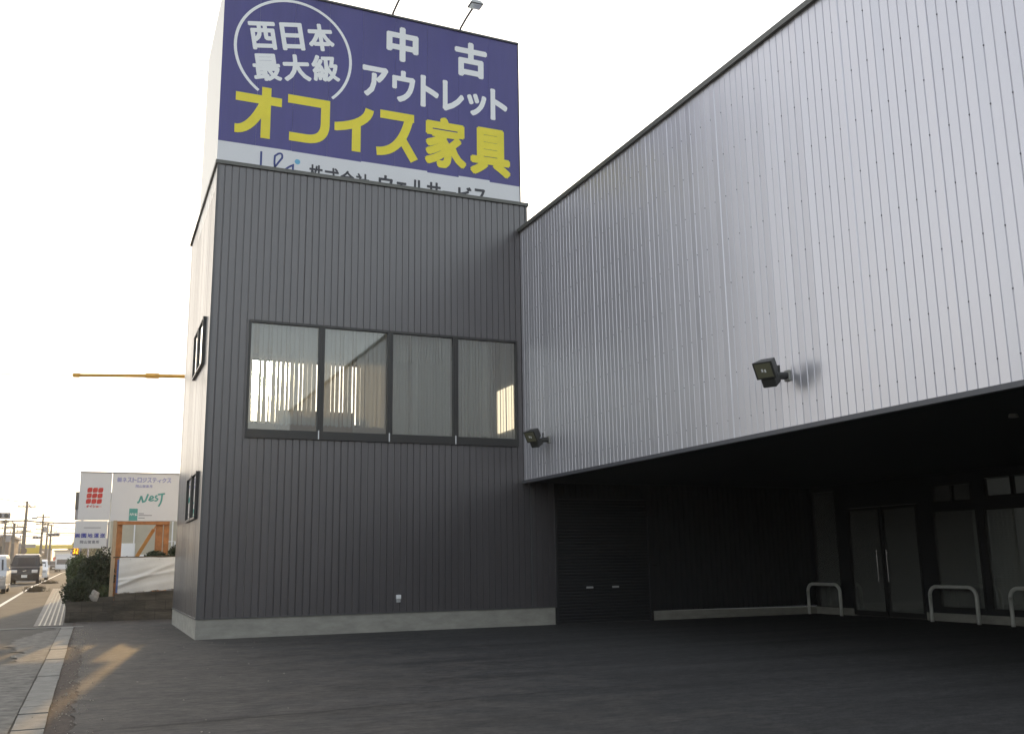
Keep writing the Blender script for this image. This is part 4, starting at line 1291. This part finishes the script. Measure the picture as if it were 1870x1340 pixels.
# far white truck
def lorry(label, cx, y, w, h, mat, name='lorry'):
    z0 = zg(y)
    t = thing(name, label, 'truck', (cx, y, z0))
    bm = bmesh.new(); box(bm, cx-w/2, cx+w/2, y+1.6, y+6, z0+.7, z0+h); bevel_all(bm, .03); mesh_obj('cargo_box', bm, mat, t)
    bm = bmesh.new(); v = box(bm, cx-w/2+.05, cx+w/2-.05, y, y+1.55, z0+.35, z0+h*.78)
    for q in v[4:6]: q.co.y += .25
    bevel_all(bm, .05, 2); mesh_obj('cab', bm, M['car_white'], t)
    bm = bmesh.new(); quad(bm, ((cx-w*.4, y+.10, z0+h*.42), (cx+w*.4, y+.10, z0+h*.42), (cx+w*.38, y+.215, z0+h*.70), (cx-w*.38, y+.215, z0+h*.70))); mesh_obj('windscreen', bm, M['car_glass'], t)
    for sx in (-1, 1):
        for dy in (.6, 4.8):
            bm = bmesh.new(); bmesh.ops.create_cone(bm, cap_ends=True, segments=14, radius1=.38, radius2=.38, depth=.25, matrix=Matrix.Translation((cx+sx*(w/2-.15), y+dy, z0+.38)) @ Matrix.Rotation(R(90), 4, 'Y')); mesh_obj('wheel', bm, M['tyre'], t)
lorry('far pale box truck coming down the street beside the shrubs', -5.55, 118, 1.9, 2.3, M['car_white'])

# street poles with crossarms
PG = 'utility poles along the far street'
def upole(x, y, top, label, arms=(0.6,), trans=False, lamp=False):
    z0 = zg(y)
    t = thing('utility_pole', label, 'utility pole', (x, y, z0), PG)
    bm = bmesh.new(); tube(bm, [(x, y, z0-.1), (x, y, top)], .17, 10, .10); mesh_obj('shaft', bm, M['pole'], t)
    for dz in arms:
        bm = bmesh.new(); box(bm, x-.75, x+.75, y-.04, y+.04, top-dz-.05, top-dz+.05)
        for k in (-.65, -.25, .25, .65): box(bm, x+k-.03, x+k+.03, y-.03, y+.03, top-dz+.05, top-dz+.2)
        mesh_obj('crossarm', bm, M['pole'], t)
    if trans:
        bm = bmesh.new(); bmesh.ops.create_cone(bm, cap_ends=True, segments=12, radius1=.24, radius2=.24, depth=.7, matrix=Matrix.Translation((x+.35, y, top-1.9))); mesh_obj('transformer', bm, M['grey_paint'], t)
    if lamp:
        bm = bmesh.new(); tube(bm, [(x, y, top-1.7), (x+.6, y-.3, top-1.55)], .03, 6); box(bm, x+.5, x+.95, y-.45, y-.2, top-1.62, top-1.48); mesh_obj('street_lamp', bm, M['grey_paint'], t)
upole(-7.85, 75, 7.6, 'tallest far utility pole, with lamps, above the black van', (.5,), False, True)
upole(-8.4, 70, 5.4, 'short utility pole left of the tallest one', (.3, .8))
upole(-10.55, 90, 6.6, 'utility pole rising over the brown building', (.3, .9), True)
upole(-7.95, 110, 8.2, 'utility pole with spike top right of the tallest one', (.4, 1.2, 1.9), True)
upole(-7.75, 120, 7.4, 'left pole of the far pair in front of the yellow canopy', (.15,))
upole(-7.35, 121, 7.3, 'right pole of the far pair in front of the yellow canopy', (.9,))
upole(-9.4, 100, 6.2, 'thin utility pole just behind the tallest one', (.4,))
upole(-13.5, 60, 8.0, 'utility pole just outside the left edge of the photo', (.4, 1.1), True)

# overhead cables, each sagging between poles
def cable(pts, label, r=.018, sag=.4):
    bm = bmesh.new()
    for a, b in zip(pts, pts[1:]):
        a, b = Vector(a), Vector(b)
        tube(bm, [a.lerp(b, i/10)-Vector((0, 0, sag*4*(i/10)*(1-i/10))) for i in range(11)], r*1.8, 5)
    tag(mesh_obj('overhead_cable', bm, M['wire']), label, 'cable', 'overhead cables over the street')
cable([(-14, 60, 8.6), (-7.85, 75, 7.5), (-7.95, 110, 8.1)], 'cable from the tallest far pole to the pole with a spike')
cable([(-14, 60, 8.9), (-3.4, 62, 8.0), (2, 62, 7.6)], 'high pale cable crossing the sky left of the billboard', .012, .3)
cable([(-14, 60, 8.2), (-3.2, 62, 7.2), (2, 62, 6.9)], 'second pale cable crossing the sky under the highest', .012, .3)
cable([(-15, 70, 5.9), (-7.85, 75, 5.85), (-3.0, 76, 5.75), (4, 77, 5.7)], 'dark thick cable crossing the street at pole height', .035, .12)
cable([(-15, 90, 6.5), (-10.55, 90, 6.4), (-7.95, 110, 7.0), (-3, 112, 6.4)], 'cable over the brown building towards the far poles', .02, .2)
cable([(-14, 88, 5.4), (-8.4, 88, 5.3), (-3, 90, 5.1)], 'lowest cable above the traffic lights', .02, .15)
cable([(-12, 55, 6.2), (-8.4, 70, 5.3), (-7.75, 120, 7.3)], 'cable running down the street past the short pole', .015, .3)

# horizontal traffic signals on arms
def signal(x, y, z, w, label, pole_x):
    z0 = zg(y)
    t = thing('traffic_light', label, 'traffic light', (x, y, z), 'traffic lights over the far street')
    bm = bmesh.new(); box(bm, x-w/2, x+w/2, y-.1, y+.1, z-.17, z+.17); bevel_all(bm, .05, 2); mesh_obj('housing', bm, M['grey_paint'], t)
    for k, nm in ((-1, 'teal'), (0, 'yellow_board'), (1, 'red')):
        bm = bmesh.new(); bmesh.ops.create_cone(bm, cap_ends=True, segments=14, radius1=.12, radius2=.12, depth=.04, matrix=Matrix.Translation((x+k*w*.31, y-.11, z)) @ Matrix.Rotation(R(90), 4, 'X')); mesh_obj('lens', bm, M['win_dark'], t)
    bm = bmesh.new(); tube(bm, [(pole_x, y+.15, z0), (pole_x, y+.15, z+.3)], .09, 8); tube(bm, [(pole_x, y+.15, z+.2), (x, y+.15, z+.2)], .045, 6); mesh_obj('mast', bm, M['grey_paint'], t)
signal(-9.37, 130, 5.9, 1.25, 'grey three lamp traffic light left of the spiked pole', -11.5)
signal(-6.31, 100, 5.35, 1.25, 'grey three lamp traffic light hanging out from the right side of the street', -2.6)
signal(-7.2, 40, 4.62, 1.1, 'traffic light near the left edge of the photo above the silver van', -9.9)

# buildings down the street
def building(name, label, x0, x1, y0, y1, h, mat, wins=(), roof=None, floor=None):
    z0 = zg(y0)-.5
    t = thing(name, label, 'building', ((x0+x1)/2, (y0+y1)/2, z0))
    bm = bmesh.new(); box(bm, x0, x1, y0, y1, z0, h); mesh_obj('wall', bm, mat, t)
    bm = bmesh.new(); box(bm, x0-.25, x1+.25, y0-.25, y1+.25, h+.002, h+.22); mesh_obj('roof', bm, roof or M['grey_paint'], t)
    for (a, b, c, d) in wins:
        bm = bmesh.new(); box(bm, a, b, y0-.04, y0-.003, c, d); mesh_obj('window', bm, M['win_dark'], t)
    return t
building('brown_building', 'brown flat roofed building at the left edge above the silver van', -22, -10.4, 95, 110, 5.0, M['stucco'], [(-12.6, -12.0, 2.4, 4.0), (-11.6, -11.0, 2.4, 4.0)])
gs_ = building('grey_building', 'long low grey building with bright fascia behind the black van', -20, -8.7, 120, 132, 3.75, M['stucco2'], [(-12.2, -11.2, 2.0, 3.2)])
bm = bmesh.new(); box(bm, -11.9, -9.0, 119.3, 119.9, 4.0, 4.75); mesh_obj('upper_band', bm, M['stucco2'], gs_)
yc = thing('yellow_canopy', 'yellow fascia of a filling station canopy behind the poles', 'canopy', (-9.5, 126, 1))
bm = bmesh.new(); v = box(bm, -10.6, -8.4, 117.5, 118.3, 3.55, 4.25); mesh_obj('fascia', bm, M['yellow_board'], yc)
for x in (-10.3, -8.7):
    bm = bmesh.new(); tube(bm, [(x, 118, 1.1), (x, 118, 3.55)], .1, 8); mesh_obj('column', bm, M['grey_paint'], yc)
br = thing('footbridge', 'yellow sided footbridge crossing the far end of the street', 'bridge', (-8, 190, 1.2))
bm = bmesh.new(); box(bm, -18, 12, 190, 192, 5.45, 6.15); mesh_obj('girder', bm, M['yellow_board'], br)
bm = bmesh.new(); tube(bm, [(-18, 190, 7.0), (12, 190, 7.0)], .05, 6)
for k in range(30): tube(bm, [(-17.5+k, 190, 6.15), (-17.5+k, 190, 7.0)], .03, 5)
mesh_obj('railing', bm, M['grey_paint'], br)
for x in (-17, -9.9, 1):
    bm = bmesh.new(); box(bm, x-.3, x+.3, 190.5, 191.5, 1, 5.45); mesh_obj('pier', bm, M['grey_paint'], br)
building('far_shop', 'pale shop building under the far footbridge', -9.2, -4.0, 200, 212, 5.1, M['cream'], [(-8.8, -7.4, 2.2, 3.8), (-6.9, -5.4, 2.2, 3.8)])
building('far_house', 'pinkish grey house far at the end of the street on the right', -4.0, 6, 170, 182, 6.6, M['stucco2'], [(-3.6, -2.6, 3.2, 4.4)])
building('far_block', 'low grey block at the far left end of the street', -16, -10.5, 210, 225, 6.0, M['stucco'], [(-12, -11, 3, 4.5)])
rs2 = thing('red_sign', 'red roadside sign board with a white stripe beyond the parked cars', 'sign', (-7.7, 170, 1.3))
bm = bmesh.new(); box(bm, -8.45, -7.05, 170, 170.1, 2.55, 3.6); mesh_obj('board', bm, M['red'], rs2)
bm = bmesh.new(); box(bm, -8.1, -7.4, 169.95, 169.99, 2.95, 3.2); mesh_obj('stripe', bm, M['letter_white'], rs2)
for x in (-8.3, -7.2):
    bm = bmesh.new(); tube(bm, [(x, 170.05, 1.2), (x, 170.05, 2.55)], .05, 6); mesh_obj('leg', bm, M['grey_paint'], rs2)
bs = thing('blue_sign', 'small blue traffic sign beside the far white truck', 'sign', (-4.95, 140, 1.2))
bm = bmesh.new(); box(bm, -5.15, -4.75, 140, 140.04, 3.5, 4.1); mesh_obj('board', bm, M['mid_blue'], bs)
bm = bmesh.new(); tube(bm, [(-4.95, 140.08, 1.2), (-4.95, 140.08, 4.1)], .04, 6); mesh_obj('pole', bm, M['grey_paint'], bs)
tm = thing('traffic_mirror', 'round dark traffic mirror on a post behind the black van', 'mirror', (-6.95, 60, .8))
bm = bmesh.new(); bmesh.ops.create_cone(bm, cap_ends=True, segments=20, radius1=.22, radius2=.20, depth=.08, matrix=Matrix.Translation((-6.95, 60, 2.95)) @ Matrix.Rotation(R(90), 4, 'X')); mesh_obj('mirror_disc', bm, M['stucco'], tm)
bm = bmesh.new(); tube(bm, [(-6.95, 60.08, .7), (-6.95, 60.08, 3.1)], .04, 6); mesh_obj('post', bm, M['orange_steel'], tm)
# far trees closing the street
for i, (x, y, h, lab) in enumerate(((-2.2, 160, 5.2, 'round far tree above the shrubs at the right end of the street'), (-13.5, 150, 5.6, 'far tree left of the yellow canopy'), (-5.2, 215, 7.4, 'small far tree showing over the footbridge'))):
    t = shrub('tree', lab, 'tree', [(x, y, h-1.2, 1.6, 1.6, 1.3), (x+.8, y, h-1.9, 1.2, 1.2, .9), (x-.8, y, h-1.8, 1.2, 1.2, 1.)], 1800, M['leaf_mid'], .22, zg(y), 30+i)
# roadside weeds on the pavement edge
bm = bmesh.new()
for (wx, wy) in ((-4.75, 33), (-4.85, 36), (-4.6, 47)):
    for _ in range(160):
        a = rd.uniform(0, 6.28); l = rd.uniform(.08, .28); px, py = wx+rd.gauss(0, .22), wy+rd.gauss(0, .35)
        z = zg(py)-.02
        bm.faces.new([bm.verts.new(q) for q in ((px-.02, py, z), (px+.02, py, z), (px+l*math.cos(a)*.6, py+l*math.sin(a)*.6, z+l))])
structure(mesh_obj('weeds', bm, principled('dry_weeds', (.10, .075, .045), .9), recalc=False), 'stuff')

# ================================================================== ACROSS THE LOT, BEHIND THE CAMERA (mirrored in the panes and the steel)
M['render_wall'] = principled('render_wall', (.32, .30, .28), .9, var=.1, vscale=.5)
def back_building(label, x0, x1, y0, y1, h, mat):
    t = thing('low_building', label, 'building', ((x0+x1)/2, (y0+y1)/2, 0))
    bm = bmesh.new(); box(bm, x0, x1, y0, y1, -.1, h); mesh_obj('wall', bm, mat, t)
    bm = bmesh.new(); box(bm, x0-.4, x1+.4, y0-.4, y1+.4, h+.002, h+.3); mesh_obj('roof', bm, M['dark_trim'], t)
    x = x0+1
    while x < x1-2:
        for z in [1+3.0*k for k in range(int((h-.5)/3))]:
            bm = bmesh.new(); box(bm, x, x+1.4, y1+.002, y1+.04, z, z+1.3); mesh_obj('window', bm, M['win_dark'], t)
        x += 3
back_building('brown building across the lot, mirrored low in the long window', 4, 16, -62, -48, 9.5, M['stucco'])
back_building('grey building across the lot behind the photographer', -9, 3.5, -75, -60, 6.5, M['stucco2'])
back_building('low rendered building on the far side of the street', -36, -22, -55, -25, 5.5, M['render_wall'])
back_building('rendered building on the far side of the street beside the crossing', -34, -22, -20, 6, 6.5, M['stucco2'])

# ================================================================== AIR
hzm = bpy.data.materials.new('haze')
hzm.use_nodes = True
t = hzm.node_tree
t.nodes.remove(t.nodes['Principled BSDF'])
pv = t.nodes.new('ShaderNodeVolumePrincipled')
pv.inputs['Color'].default_value = (.96, .95, .93, 1)
pv.inputs['Density'].default_value = .0006
pv.inputs['Anisotropy'].default_value = .55
t.links.new(pv.outputs[0], t.nodes['Material Output'].inputs['Volume'])
bm = bmesh.new(); box(bm, -80, 80, -90, 260, -1.5, 24)
structure(mesh_obj('haze', bm, hzm), 'stuff')
